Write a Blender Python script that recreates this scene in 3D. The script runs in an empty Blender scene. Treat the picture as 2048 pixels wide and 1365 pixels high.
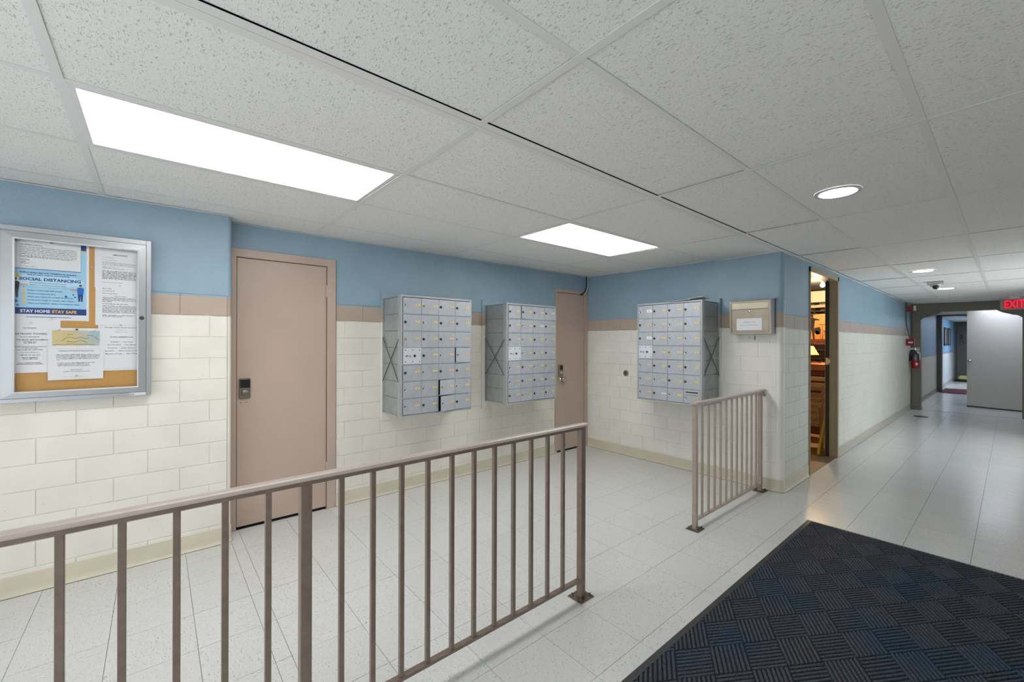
import bpy, bmesh, math, random
from mathutils import Vector, Matrix
random.seed(7)
S = bpy.context.scene
COL = S.collection
# ------------------------------------------------------------------ camera
cam = bpy.data.cameras.new('camera'); co = bpy.data.objects.new('camera', cam); COL.objects.link(co)
CA = .8705; ROLL = .0026; CH = 1.355
F = Vector((math.cos(CA), math.sin(CA), 0)); R0 = Vector((math.sin(CA), -math.cos(CA), 0)); U0 = Vector((0, 0, 1))
Rv = R0*math.cos(ROLL)+U0*math.sin(ROLL); Uv = U0*math.cos(ROLL)-R0*math.sin(ROLL)
m = Matrix((Rv, Uv, -F)).transposed().to_4x4(); m.translation = Vector((0, 0, CH))
co.matrix_world = m
cam.sensor_width = 36; cam.lens = 36*843/2048; cam.clip_start = .02
S.camera = co
# ------------------------------------------------------------------ light levels
S.view_settings.view_transform = 'Standard'; S.view_settings.look = 'None'
S.view_settings.gamma = 1; S.view_settings.use_curve_mapping = False
S.view_settings.exposure = 0.0
TROFFER = 10.0       # emission of the fluorescent diffusers
CAN = 24.0           # emission of the recessed downlights
WARM = 120.0         # watts of the store room bulb
FAR = 26.0          # emission of the light panel in the far corridor
w = bpy.data.worlds.new('world'); S.world = w; w.use_nodes = True
w.node_tree.nodes['Background'].inputs[0].default_value = (.9, .95, 1, 1)
w.node_tree.nodes['Background'].inputs[1].default_value = 3.2
# ------------------------------------------------------------------ helpers
def lin(c):
    c /= 255.
    return c/12.92 if c <= .04045 else ((c+.055)/1.055)**2.4
def rgb(r, g, b): return (lin(r), lin(g), lin(b), 1)
MATS = {}
def mat(name, c, rough=.6, metal=0, bump=0, bscale=200, emit=None, estr=0, spec=.5, vary=0, vscale=6, coat=0):
    if name in MATS: return MATS[name]
    m = bpy.data.materials.new(name); m.use_nodes = True; nt = m.node_tree; N = nt.nodes; L = nt.links
    b = N['Principled BSDF']; b.inputs['Base Color'].default_value = rgb(*c)
    b.inputs['Roughness'].default_value = rough; b.inputs['Metallic'].default_value = metal
    b.inputs['Specular IOR Level'].default_value = spec
    if coat: b.inputs['Coat Weight'].default_value = coat
    g = N.new('ShaderNodeNewGeometry')
    if emit:
        b.inputs['Emission Color'].default_value = rgb(*emit); b.inputs['Emission Strength'].default_value = estr
    if vary:
        n = N.new('ShaderNodeTexNoise'); n.inputs['Scale'].default_value = vscale; n.inputs['Detail'].default_value = 5
        L.new(g.outputs['Position'], n.inputs['Vector'])
        r = N.new('ShaderNodeMapRange'); r.inputs['From Min'].default_value = .3; r.inputs['From Max'].default_value = .7
        r.inputs['To Min'].default_value = 1-vary; r.inputs['To Max'].default_value = 1+vary*.4
        L.new(n.outputs['Fac'], r.inputs['Value'])
        x = N.new('ShaderNodeVectorMath'); x.operation = 'SCALE'; x.inputs[0].default_value = rgb(*c)[:3]
        L.new(r.outputs[0], x.inputs['Scale']); L.new(x.outputs[0], b.inputs['Base Color'])
    if bump:
        n = N.new('ShaderNodeTexNoise'); n.inputs['Scale'].default_value = bscale; n.inputs['Detail'].default_value = 3
        L.new(g.outputs['Position'], n.inputs['Vector'])
        bp = N.new('ShaderNodeBump'); bp.inputs['Strength'].default_value = bump; bp.inputs['Distance'].default_value = .004
        L.new(n.outputs['Fac'], bp.inputs['Height']); L.new(bp.outputs[0], b.inputs['Normal'])
    MATS[name] = m
    return m
ORI = {}
def fin(name, bm, mats, parent=None, label=None, cat=None, group=None, kind=None, smooth=False, origin=None, share=None):
    """link one mesh; vertices are in the root's frame, origin moves to the bounding-box centre"""
    if share is not None and share in bpy.data.meshes and bm is None:
        me = bpy.data.meshes[share]
    else:
        vs = [v.co for v in bm.verts]
        if origin is None:
            lo = [min(v[i] for v in vs) for i in range(3)]; hi = [max(v[i] for v in vs) for i in range(3)]
            origin = Vector([(a+b)/2 for a, b in zip(lo, hi)])
            if parent is None: origin.z = lo[2]
        origin = Vector(origin)
        for v in bm.verts: v.co -= origin
        me = bpy.data.meshes.new(share or name); bm.to_mesh(me); bm.free()
        for mm in (mats if isinstance(mats, (list, tuple)) else [mats]): me.materials.append(mm)
        if smooth:
            for p in me.polygons: p.use_smooth = True
    o = bpy.data.objects.new(name, me); COL.objects.link(o)
    po = Vector((0, 0, 0))
    if parent is not None:
        o.parent = parent; po = ORI.get(parent.name, Vector((0, 0, 0)))
    o.location = Vector(origin)-po
    ORI[o.name] = Vector(origin)
    tag(o, label, cat, group, kind)
    return o
def tag(o, label=None, cat=None, group=None, kind=None):
    if label: o['label'] = label
    if cat: o['category'] = cat
    if group: o['group'] = group
    if kind: o['kind'] = kind
def empty(name, loc=(0, 0, 0), rz=0, label=None, cat=None, group=None, kind=None, local=False):
    """an Empty at the thing's base. local=True: children use its own frame; else they use world coordinates"""
    o = bpy.data.objects.new(name, None); COL.objects.link(o); o.empty_display_size = .05
    o.location = loc; o.rotation_euler = (0, 0, rz)
    ORI[o.name] = Vector((0, 0, 0)) if local else Vector(loc)
    tag(o, label, cat, group, kind)
    return o
def B(): return bmesh.new()
def box(bm, a, b, bev=0, mi=0):
    x0, y0, z0 = [min(p, q) for p, q in zip(a, b)]; x1, y1, z1 = [max(p, q) for p, q in zip(a, b)]
    vs = [bm.verts.new(c) for c in ((x0, y0, z0), (x1, y0, z0), (x1, y1, z0), (x0, y1, z0), (x0, y0, z1), (x1, y0, z1), (x1, y1, z1), (x0, y1, z1))]
    fs = [bm.faces.new([vs[i] for i in f]) for f in ((0, 3, 2, 1), (4, 5, 6, 7), (0, 1, 5, 4), (1, 2, 6, 5), (2, 3, 7, 6), (3, 0, 4, 7))]
    for f in fs: f.material_index = mi
    if bev:
        es = list({e for f in fs for e in f.edges})
        r = bmesh.ops.bevel(bm, geom=es, offset=bev, segments=1, affect='EDGES', clamp_overlap=True)
        for f in r['faces']: f.material_index = mi
    return fs
def bx(a, b, bev=0):
    bm = B(); box(bm, a, b, bev); return bm
def cyl(bm, c, r, h, axis='z', n=20, r2=None, mi=0, cap=True):
    """cylinder starting at c, going h along axis"""
    r2 = r if r2 is None else r2
    ax = {'x': Vector((1, 0, 0)), 'y': Vector((0, 1, 0)), 'z': Vector((0, 0, 1))}[axis] if isinstance(axis, str) else Vector(axis).normalized()
    u = ax.orthogonal().normalized(); v = ax.cross(u); c = Vector(c)
    a = [bm.verts.new(c+(u*math.cos(2*math.pi*i/n)+v*math.sin(2*math.pi*i/n))*r) for i in range(n)]
    b = [bm.verts.new(c+ax*h+(u*math.cos(2*math.pi*i/n)+v*math.sin(2*math.pi*i/n))*r2) for i in range(n)]
    fs = [bm.faces.new([a[i], a[(i+1) % n], b[(i+1) % n], b[i]]) for i in range(n)]
    if cap: fs += [bm.faces.new(a[::-1]), bm.faces.new(b)]
    for f in fs: f.material_index = mi
    return fs
def lathe(bm, c, prof, n=24, axis='z', mi=0):
    ax = {'x': Vector((1, 0, 0)), 'y': Vector((0, 1, 0)), 'z': Vector((0, 0, 1))}[axis]
    u = ax.orthogonal().normalized(); v = ax.cross(u); c = Vector(c); rings = []
    for r, h in prof:
        rings.append([bm.verts.new(c+ax*h+(u*math.cos(2*math.pi*i/n)+v*math.sin(2*math.pi*i/n))*max(r, 1e-5)) for i in range(n)])
    for p, q in zip(rings, rings[1:]):
        for i in range(n):
            f = bm.faces.new([p[i], p[(i+1) % n], q[(i+1) % n], q[i]]); f.material_index = mi; f.smooth = True
def tube(bm, pts, r, n=8, mi=0):
    pts = [Vector(p) for p in pts]; rings = []
    for i, p in enumerate(pts):
        d = (pts[min(i+1, len(pts)-1)]-pts[max(i-1, 0)]).normalized()
        u = d.cross(Vector((.13, .21, .97))).normalized(); v = d.cross(u)
        rings.append([bm.verts.new(p+(u*math.cos(2*math.pi*k/n)+v*math.sin(2*math.pi*k/n))*r) for k in range(n)])
    for a, b in zip(rings, rings[1:]):
        for k in range(n):
            f = bm.faces.new([a[k], a[(k+1) % n], b[(k+1) % n], b[k]]); f.material_index = mi; f.smooth = True
    f = bm.faces.new(rings[0][::-1]); f.material_index = mi; f = bm.faces.new(rings[-1]); f.material_index = mi
def beam(bm, p, q, wx, wy, mi=0, up=(0, 0, 1)):
    p, q = Vector(p), Vector(q); d = (q-p).normalized(); u = d.cross(Vector(up)).normalized(); v = d.cross(u)
    a = [bm.verts.new(p+u*sx*wx/2+v*sy*wy/2) for sx, sy in ((-1, -1), (1, -1), (1, 1), (-1, 1))]
    b = [bm.verts.new(q+u*sx*wx/2+v*sy*wy/2) for sx, sy in ((-1, -1), (1, -1), (1, 1), (-1, 1))]
    fs = [bm.faces.new(a[::-1]), bm.faces.new(b)]+[bm.faces.new([a[i], a[(i+1) % 4], b[(i+1) % 4], b[i]]) for i in range(4)]
    for f in fs: f.material_index = mi
def prism(bm, pts, vec, mi=0):
    a = [bm.verts.new(p) for p in pts]; b = [bm.verts.new(Vector(p)+Vector(vec)) for p in pts]; n = len(a)
    fs = [bm.faces.new(a[::-1]), bm.faces.new(b)]+[bm.faces.new([a[i], a[(i+1) % n], b[(i+1) % n], b[i]]) for i in range(n)]
    for f in fs: f.material_index = mi
    bmesh.ops.recalc_face_normals(bm, faces=fs)
# ---------------------------------------------------------------- materials
def paint(name, zs, blue=(142, 166, 182), tan=(181, 163, 148), cream=(221, 217, 202)):
    """wall paint: cream below zs[0], one tan course to zs[1], blue above; eggshell with pits"""
    m = bpy.data.materials.new(name); m.use_nodes = True; N = m.node_tree.nodes; L = m.node_tree.links; b = N['Principled BSDF']
    g = N.new('ShaderNodeNewGeometry'); s = N.new('ShaderNodeSeparateXYZ'); L.new(g.outputs['Position'], s.inputs[0])
    n0 = N.new('ShaderNodeTexNoise'); n0.inputs['Scale'].default_value = 9; L.new(g.outputs['Position'], n0.inputs['Vector'])
    ad = N.new('ShaderNodeMath'); ad.operation = 'MULTIPLY_ADD'; ad.inputs[1].default_value = .012; L.new(n0.outputs['Fac'], ad.inputs[0]); L.new(s.outputs['Z'], ad.inputs[2])
    col = None
    prev = rgb(*cream)
    for z, c in ((zs[0], tan), (zs[1], blue)):
        gt = N.new('ShaderNodeMath'); gt.operation = 'GREATER_THAN'; gt.inputs[1].default_value = z+.006; L.new(ad.outputs[0], gt.inputs[0])
        mx = N.new('ShaderNodeMix'); mx.data_type = 'RGBA'; L.new(gt.outputs[0], mx.inputs[0])
        if col is None: mx.inputs[6].default_value = prev
        else: L.new(col, mx.inputs[6])
        mx.inputs[7].default_value = rgb(*c); col = mx.outputs[2]; last = gt
    # soft mottling and small pits
    n1 = N.new('ShaderNodeTexNoise'); n1.inputs['Scale'].default_value = 5; n1.inputs['Detail'].default_value = 6; L.new(g.outputs['Position'], n1.inputs['Vector'])
    mr = N.new('ShaderNodeMapRange'); mr.inputs['From Min'].default_value = .3; mr.inputs['From Max'].default_value = .7; mr.inputs['To Min'].default_value = .94; mr.inputs['To Max'].default_value = 1.03
    L.new(n1.outputs['Fac'], mr.inputs['Value'])
    vo = N.new('ShaderNodeTexVoronoi'); vo.inputs['Scale'].default_value = 22; L.new(g.outputs['Position'], vo.inputs['Vector'])
    lt = N.new('ShaderNodeMapRange'); lt.inputs['From Min'].default_value = .03; lt.inputs['From Max'].default_value = .07; lt.inputs['To Min'].default_value = .72; lt.inputs['To Max'].default_value = 1
    L.new(vo.outputs['Distance'], lt.inputs['Value'])
    mu = N.new('ShaderNodeMath'); mu.operation = 'MULTIPLY'; L.new(mr.outputs[0], mu.inputs[0]); L.new(lt.outputs[0], mu.inputs[1])
    sc = N.new('ShaderNodeVectorMath'); sc.operation = 'SCALE'; L.new(col, sc.inputs[0]); L.new(mu.outputs[0], sc.inputs['Scale'])
    L.new(sc.outputs[0], b.inputs['Base Color']); b.inputs['Roughness'].default_value = .42
    n2 = N.new('ShaderNodeTexNoise'); n2.inputs['Scale'].default_value = 75; n2.inputs['Detail'].default_value = 4; L.new(g.outputs['Position'], n2.inputs['Vector'])
    st = N.new('ShaderNodeMath'); st.operation = 'MULTIPLY_ADD'; st.inputs[1].default_value = .55; st.inputs[2].default_value = .12; L.new(last.outputs[0], st.inputs[0])
    bp = N.new('ShaderNodeBump'); bp.inputs['Distance'].default_value = .004; L.new(st.outputs[0], bp.inputs['Strength']); L.new(n2.outputs['Fac'], bp.inputs['Height'])
    L.new(bp.outputs[0], b.inputs['Normal'])
    return m
PZ = (1.5155, 1.640)
P_left = paint('paint_alcove_wall', PZ, cream=(228, 223, 213))
P_end = paint('paint_end_wall', (1.487, 1.622), cream=(230, 228, 220))
P_cor = paint('paint_corridor_wall', (1.474, 1.602), blue=(132, 162, 180), tan=(166, 152, 142), cream=(208, 210, 200))
M_tan = mat('tan_door_paint', (186, 165, 151), .38, bump=.12, bscale=260, vary=.05, vscale=3)
M_rail = mat('shaded_rail_enamel', (122, 106, 95), .3, bump=.1, bscale=150, vary=.18, vscale=30)  # darker than the tan rail paint; shade on its bars put into the colour
M_railtop = mat('taupe_handrail_cap', (186, 172, 164), .28, vary=.08, vscale=20)
M_base = mat('beige_vinyl_baseboard', (208, 200, 178), .4, vary=.08, vscale=4)
M_dark = mat('black_gap', (16, 14, 12), .9)
M_white = mat('white_steel', (222, 222, 220), .4)
M_tee = mat('ceiling_tee_white', (224, 224, 222), .45)
M_galv = mat('galvanized_steel', (164, 170, 170), .45, .3, bump=.15, bscale=60, vary=.14, vscale=14)
M_aludoor = mat('aluminium_box_door', (184, 189, 197), .38, .35, vary=.1, vscale=18, bump=.05, bscale=40)
M_alu = mat('satin_aluminium', (170, 173, 176), .34, .6, vary=.04, vscale=5)
M_alufr = mat('bright_aluminium_edge', (178, 181, 182), .38, .35)
M_brass = mat('brass', (205, 172, 90), .35, .7)
M_ivory = mat('ivory_insert', (232, 221, 176), .5)
M_paper = mat('paper_white', (226, 227, 230), .7)
M_paper2 = mat('paper_letter', (222, 224, 224), .7)
M_ink = mat('printed_black', (52, 52, 56), .7)
M_grey = mat('printed_grey', (128, 130, 136), .7)
M_blueink = mat('printed_blue', (24, 74, 148), .6)
M_navy = mat('printed_navy', (28, 62, 128), .6)
M_sky = mat('printed_sky_blue', (160, 205, 230), .6)
M_pale = mat('printed_pale_blue', (186, 219, 236), .6)
M_yel = mat('printed_yellow', (238, 190, 70), .6)
M_chrome = mat('chrome', (205, 205, 205), .15, 1)
M_lock = mat('dark_lock_face', (78, 76, 72), .35, .7)
M_black = mat('black_plastic', (18, 18, 20), .35)
M_nickel = mat('satin_nickel', (140, 132, 122), .35, .75)
M_rust = mat('rusty_steel', (112, 98, 84), .7, .4, vary=.5, vscale=60)
M_red = mat('alarm_red', (140, 26, 34), .4)
M_taupe = mat('taupe_frame_paint', (118, 112, 98), .45, vary=.06)
def simple_floor():
    m = bpy.data.materials.new('vinyl_tile'); m.use_nodes = True; N = m.node_tree.nodes; L = m.node_tree.links; b = N['Principled BSDF']
    tc = N.new('ShaderNodeTexCoord'); oi = N.new('ShaderNodeObjectInfo')
    of = N.new('ShaderNodeVectorMath'); of.operation = 'SCALE'; of.inputs[0].default_value = (37, 53, 11); L.new(oi.outputs['Random'], of.inputs['Scale'])
    av = N.new('ShaderNodeVectorMath'); L.new(tc.outputs['Object'], av.inputs[0]); L.new(of.outputs[0], av.inputs[1])
    def streak(sx, sy, det, lo, hi, a, bb, kind='noise'):
        mp = N.new('ShaderNodeMapping'); mp.inputs['Scale'].default_value = (sx, sy, 1); L.new(av.outputs[0], mp.inputs[0])
        n = N.new('ShaderNodeTexNoise'); n.inputs['Scale'].default_value = 1; n.inputs['Detail'].default_value = det; L.new(mp.outputs[0], n.inputs['Vector'])
        r = N.new('ShaderNodeMapRange'); r.inputs['From Min'].default_value = lo; r.inputs['From Max'].default_value = hi; r.inputs['To Min'].default_value = a; r.inputs['To Max'].default_value = bb
        L.new(n.outputs['Fac'], r.inputs['Value']); return r.outputs[0]
    f1 = streak(45, 170, 2, .35, .65, .95, 1.02)      # soft marbling
    f2 = streak(75, 260, 1, .675, .72, 1, .45)       # dark chips
    f3 = streak(150, 420, 1, .68, .72, 1, .80)       # small grey chips
    m1 = N.new('ShaderNodeMath'); m1.operation = 'MULTIPLY'; L.new(f1, m1.inputs[0]); L.new(f2, m1.inputs[1])
    m2 = N.new('ShaderNodeMath'); m2.operation = 'MULTIPLY'; L.new(m1.outputs[0], m2.inputs[0]); L.new(f3, m2.inputs[1])
    rr = N.new('ShaderNodeMapRange'); rr.inputs['To Min'].default_value = .975; rr.inputs['To Max'].default_value = 1.01; L.new(oi.outputs['Random'], rr.inputs['Value'])
    m3 = N.new('ShaderNodeMath'); m3.operation = 'MULTIPLY'; L.new(m2.outputs[0], m3.inputs[0]); L.new(rr.outputs[0], m3.inputs[1])
    sc = N.new('ShaderNodeVectorMath'); sc.operation = 'SCALE'; sc.inputs[0].default_value = rgb(213, 213, 211)[:3]; L.new(m3.outputs[0], sc.inputs['Scale'])
    L.new(sc.outputs[0], b.inputs['Base Color'])
    g = N.new('ShaderNodeNewGeometry'); n = N.new('ShaderNodeTexNoise'); n.inputs['Scale'].default_value = 3; n.inputs['Detail'].default_value = 6; L.new(g.outputs['Position'], n.inputs['Vector'])
    r = N.new('ShaderNodeMapRange'); r.inputs['To Min'].default_value = .17; r.inputs['To Max'].default_value = .25; L.new(n.outputs['Fac'], r.inputs['Value']); L.new(r.outputs[0], b.inputs['Roughness'])
    b.inputs['Specular IOR Level'].default_value = .45
    n2 = N.new('ShaderNodeTexNoise'); n2.inputs['Scale'].default_value = 22; L.new(g.outputs['Position'], n2.inputs['Vector'])
    bp = N.new('ShaderNodeBump'); bp.inputs['Strength'].default_value = .06; bp.inputs['Distance'].default_value = .004; L.new(n2.outputs['Fac'], bp.inputs['Height']); L.new(bp.outputs[0], b.inputs['Normal'])
    return m
M_tile = simple_floor()
def fissured():
    m = bpy.data.materials.new('fissured_ceiling_board'); m.use_nodes = True; N = m.node_tree.nodes; L = m.node_tree.links; b = N['Principled BSDF']
    g = N.new('ShaderNodeNewGeometry')
    def layer(sx, sy, dist, lo, hi, depth, det=1):
        mp = N.new('ShaderNodeMapping'); mp.inputs['Scale'].default_value = (sx, sy, 30); L.new(g.outputs['Position'], mp.inputs[0])
        n = N.new('ShaderNodeTexNoise'); n.inputs['Scale'].default_value = 1; n.inputs['Detail'].default_value = det; n.inputs['Distortion'].default_value = dist; L.new(mp.outputs[0], n.inputs['Vector'])
        r = N.new('ShaderNodeMapRange'); r.inputs['From Min'].default_value = lo; r.inputs['From Max'].default_value = hi; r.inputs['To Min'].default_value = 1; r.inputs['To Max'].default_value = 1-depth
        L.new(n.outputs['Fac'], r.inputs['Value']); return r.outputs[0]
    a = layer(210, 75, .7, .62, .70, .34)
    c = layer(330, 260, .3, .62, .70, .22)
    mu = N.new('ShaderNodeMath'); mu.operation = 'MULTIPLY'; L.new(a, mu.inputs[0]); L.new(c, mu.inputs[1])
    sc = N.new('ShaderNodeVectorMath'); sc.operation = 'SCALE'; sc.inputs[0].default_value = rgb(236, 236, 233)[:3]; L.new(mu.outputs[0], sc.inputs['Scale'])
    L.new(sc.outputs[0], b.inputs['Base Color']); b.inputs['Roughness'].default_value = .9; b.inputs['Specular IOR Level'].default_value = .2
    bp = N.new('ShaderNodeBump'); bp.inputs['Strength'].default_value = .5; bp.inputs['Distance'].default_value = .003; L.new(mu.outputs[0], bp.inputs['Height']); L.new(bp.outputs[0], b.inputs['Normal'])
    return m
M_ceil = fissured()
def diffuser_mat(name, st):
    m = bpy.data.materials.new(name); m.use_nodes = True; N = m.node_tree.nodes; L = m.node_tree.links; b = N['Principled BSDF']
    tc = N.new('ShaderNodeTexCoord'); s = N.new('ShaderNodeSeparateXYZ'); L.new(tc.outputs['Object'], s.inputs[0])
    # four lamps behind the prismatic lens
    mm = N.new('ShaderNodeMath'); mm.operation = 'MULTIPLY'; mm.inputs[1].default_value = 2*math.pi/.135; L.new(s.outputs['Y'], mm.inputs[0])
    cs = N.new('ShaderNodeMath'); cs.operation = 'COSINE'; L.new(mm.outputs[0], cs.inputs[0])
    r = N.new('ShaderNodeMapRange'); r.inputs['From Min'].default_value = -1; r.inputs['From Max'].default_value = 1; r.inputs['To Min'].default_value = st*1.2; r.inputs['To Max'].default_value = st*.8
    L.new(cs.outputs[0], r.inputs['Value'])
    b.inputs['Base Color'].default_value = rgb(235, 238, 240); b.inputs['Emission Color'].default_value = (1, .995, .975, 1); L.new(r.outputs[0], b.inputs['Emission Strength'])
    b.inputs['Roughness'].default_value = .3
    return m
M_diff = diffuser_mat('lit_prismatic_lens', TROFFER)
M_can = mat('lit_downlight_lens', (240, 240, 240), .4, emit=(255, 252, 246), estr=CAN)
# ================================================================= FLOOR
floor = fin('floor', bx((-2.6, -1.5, -.12), (22.5, 4.2, -.004)), mat('floor_slab_joint', (84, 82, 78), .7), kind='structure')
TX, TY, TP = 1.666, 1.382, .3048
def tile_mesh(wx, wy):
    bm = B(); box(bm, (-wx/2, -wy/2, -.0035), (wx/2, wy/2, 0)); return bm
def clip(v, a, b): return max(a, min(b, v))
REG = [(-2.2, -1.2, .385, 3.39), (.385, -1.2, 4.28, 3.56), (4.28, -1.2, 9.3, 1.32), (9.3, -.37, 22.2, 1.32)]
MATR = (.735, -.83, 3.785, 1.0)
tiles = []
for i in range(-13, 68):
    for j in range(-9, 8):
        x0, y0 = TX+i*TP, TY+j*TP; x1, y1 = x0+TP, y0+TP
        for r in REG:
            a0, b0, a1, b1 = max(x0, r[0]), max(y0, r[1]), min(x1, r[2]), min(y1, r[3])
            if a1-a0 > .004 and b1-b0 > .004: tiles.append((a0, b0, a1, b1, (i+j) % 2))
def vis(t):
    cx, cy = (t[0]+t[2])/2, (t[1]+t[3])/2
    if MATR[0] < t[0] and t[2] < MATR[2] and MATR[1] < t[1] and t[3] < MATR[3]: return 1e9
    p = Vector((cx, cy, -CH)); d = p.dot(F)
    if d < .3: return 1e9
    u = 843*p.dot(Rv)/d; v = -843*p.dot(Uv)/d
    if abs(u) > 1150 or v > 800: return 1e9
    return d
ts = sorted(tiles, key=vis)
shared = {}
near = [t for t in ts if vis(t) < 1e8][:298]
G = .0009
for t in near:
    wx, wy = t[2]-t[0]-2*G, t[3]-t[1]-2*G
    rot = t[4]
    dx, dy = (wy, wx) if rot else (wx, wy)
    key = 'floor_tile_%d_%d' % (round(dx*1e4), round(dy*1e4))
    if key not in shared:
        me = bpy.data.meshes.new('floor_tile'); bm = tile_mesh(dx, dy); bm.to_mesh(me); bm.free(); me.materials.append(M_tile); shared[key] = me
    o = bpy.data.objects.new('floor_tile', shared[key]); COL.objects.link(o); o.parent = floor
    o.location = Vector(((t[0]+t[2])/2, (t[1]+t[3])/2, random.uniform(-.0003, .0002)))-ORI['floor']; o.rotation_euler = (0, 0, math.pi/2*rot)
bm = B(); ns = set(id(t) for t in near)
for t in tiles:
    if id(t) in ns: continue
    box(bm, (t[0]+G, t[1]+G, -.0035), (t[2]-G, t[3]-G, -.0001))
fin('floor_tile_field', bm, M_tile, floor, kind='stuff')
# ================================================================= CEILING
def zc(X, Y): return 2.19-.0068*X*min(1, max(0, (3.5-Y)/2.18))
ceil = fin('ceiling', bx((-2.6, -1.5, 2.27), (22.5, 4.2, 2.4)), mat('plenum_dark', (60, 60, 58), .9), kind='structure')
NX = [-2.2, -1.457, -.243, .945, 2.172, 3.392, 4.615, 5.83, 7.03, 8.09, 9.3, 10.5, 11.7]
NY_C = [-1.2, -1.005, -.395, .217, .817]
SEAM0, SEAM1 = 1.302, 1.345
NY_M = [SEAM1, 1.965, 2.555, 3.165]
H = .0125
def panel(x0, x1, y0, y1, holes=None):
    bm = B(); e = .004
    cs = [(x0+e, y0+e), (x1-e, y0+e), (x1-e, y1-e), (x0+e, y1-e)]
    zz = random.uniform(.0018, .0034)
    if abs(y1-SEAM0) < .001: cs[2] = (cs[2][0], y1-.012); cs[3] = (cs[3][0], y1-.012); zz += .004
    lo = [bm.verts.new((x, y, zc(x, y)+zz)) for x, y in cs]; hi = [bm.verts.new((x, y, zc(x, y)+zz+.016)) for x, y in cs]
    bm.faces.new(lo[::-1]); bm.faces.new(hi)
    for i in range(4): bm.faces.new([lo[i], lo[(i+1) % 4], hi[(i+1) % 4], hi[i]])
    fin('ceiling_panel', bm, M_ceil, ceil)
TRO = [(-.243, 1.965), (2.172, 1.965)]
def maxx(y): return 4.28 if y > 1.32 else 11.7
for i in range(len(NX)-1):
    x0, x1 = NX[i], NX[i+1]
    ys = NY_C+[SEAM0]
    for y0, y1 in zip(ys, ys[1:]):
        if x0 > 9.2 and y1 < -.37: continue
        if x0 > 9.2: y0 = max(y0, -.37)
        if y1-y0 < .03: continue
        if any(abs(x0-a) < .01 and abs(y0-b) < .01 for a, b in TRO): continue
        panel(x0, x1, y0, y1)
    if x0 < 4.28:
        xe = min(x1, 4.28); ys = NY_M+[3.56]
        for y0, y1 in zip(ys, ys[1:]):
            if any(abs(x0-a) < .01 and abs(y0-b) < .01 for a, b in TRO): continue
            if y1 > 3.5 and xe <= .5: y1 = 3.39
            if y1 > 3.5 and x0 < .385:
                y1 = 3.56
            panel(x0, xe, y0, y1)
def teex(y, x0, x1, w=.026):
    bm = B(); n = max(1, int((x1-x0)/1.3)); h = w/2
    for k in range(n):
        a, b = x0+(x1-x0)*k/n, x0+(x1-x0)*(k+1)/n
        vs = [bm.verts.new((x, yy, zc(x, yy)+d)) for d in (0, .0015) for x, yy in ((a, y-h), (b, y-h), (b, y+h), (a, y+h))]
        for f in ((0, 3, 2, 1), (4, 5, 6, 7), (0, 1, 5, 4), (1, 2, 6, 5), (2, 3, 7, 6), (3, 0, 4, 7)): bm.faces.new([vs[q] for q in f])
    fin('main_tee', bm, M_tee, ceil)
def teey(x, y0, y1, w=.026):
    bm = B(); n = max(1, int((y1-y0)/.6)); h = w/2
    for k in range(n):
        a, b = y0+(y1-y0)*k/n, y0+(y1-y0)*(k+1)/n
        vs = [bm.verts.new((xx, yy, zc(xx, yy)+d)) for d in (-.0006, .001) for xx, yy in ((x-h, a), (x+h, a), (x+h, b), (x-h, b))]
        for f in ((0, 3, 2, 1), (4, 5, 6, 7), (0, 1, 5, 4), (1, 2, 6, 5), (2, 3, 7, 6), (3, 0, 4, 7)): bm.faces.new([vs[q] for q in f])
    fin('cross_tee', bm, M_tee, ceil)
for y in NY_C[1:]: teex(y, -2.2, 11.7 if y > -.37 else 9.3)
teex(SEAM0+.006, -2.2, 11.7, .034); teex(SEAM1-.0005, -2.2, 4.28, .036)
for y in NY_M[1:]: teex(y, -2.2, 4.28)
for x in NX[1:-1]:
    ys = [-1.2]+NY_C[1:]+[SEAM0]
    for y0, y1 in zip(ys, ys[1:]):
        if x > 9.35 and y1 < -.37: continue
        teey(x, max(y0, -.37) if x > 9.35 else y0, y1, .028)
    if x < 4.28:
        ys = NY_M+[3.39 if x < .385 else 3.56]
        for y0, y1 in zip(ys, ys[1:]): teey(x, y0, y1, .028)
# perimeter angle
bm = B()
box(bm, (-2.2, 3.372, 2.186), (.385, 3.39, 2.1885)); box(bm, (.385, 3.542, 2.186), (4.28, 3.56, 2.1885))
for k in range(4):
    ya, yb = 1.36+k*.545, 1.36+(k+1)*.545; zz = zc(4.27, (ya+yb)/2)
    box(bm, (4.262, ya, zz-.003), (4.28, yb, zz+.001))
for k in range(6):
    xa, xb = 4.28+k*1.236, 4.28+(k+1)*1.236; zz = zc((xa+xb)/2, 1.3)
    box(bm, (xa, 1.302, zz-.003), (xb, 1.32, zz+.001))
fin('wall_angle', bm, M_tee, ceil)
def troffer(x0, y0, x1, y1, label):
    z = zc((x0+x1)/2, (y0+y1)/2)
    t = empty('ceiling_light', ((x0+x1)/2, (y0+y1)/2, z), label=label, cat='light', group='fluorescent troffers in the ceiling')
    e = .014; f = .022; bm = B()
    for a, b in (((x0+e, y0+e), (x1-e, y0+e+f)), ((x0+e, y1-e-f), (x1-e, y1-e)), ((x0+e, y0+e+f), (x0+e+f, y1-e-f)), ((x1-e-f, y0+e+f), (x1-e, y1-e-f))):
        box(bm, (*a, z+.0005), (*b, z+.012), .001)
    fin('lens_frame', bm, M_white, t)
    fin('diffuser', bx((x0+e+f, y0+e+f, z+.005), (x1-e-f, y1-e-f, z+.009)), M_diff, t)
    fin('housing', bx((x0+e, y0+e, z+.02), (x1-e, y1-e, z+.075)), M_white, t)
troffer(-.243, 1.965, .945, 2.555, 'large lit fluorescent ceiling light above the noticeboard wall')
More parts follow.
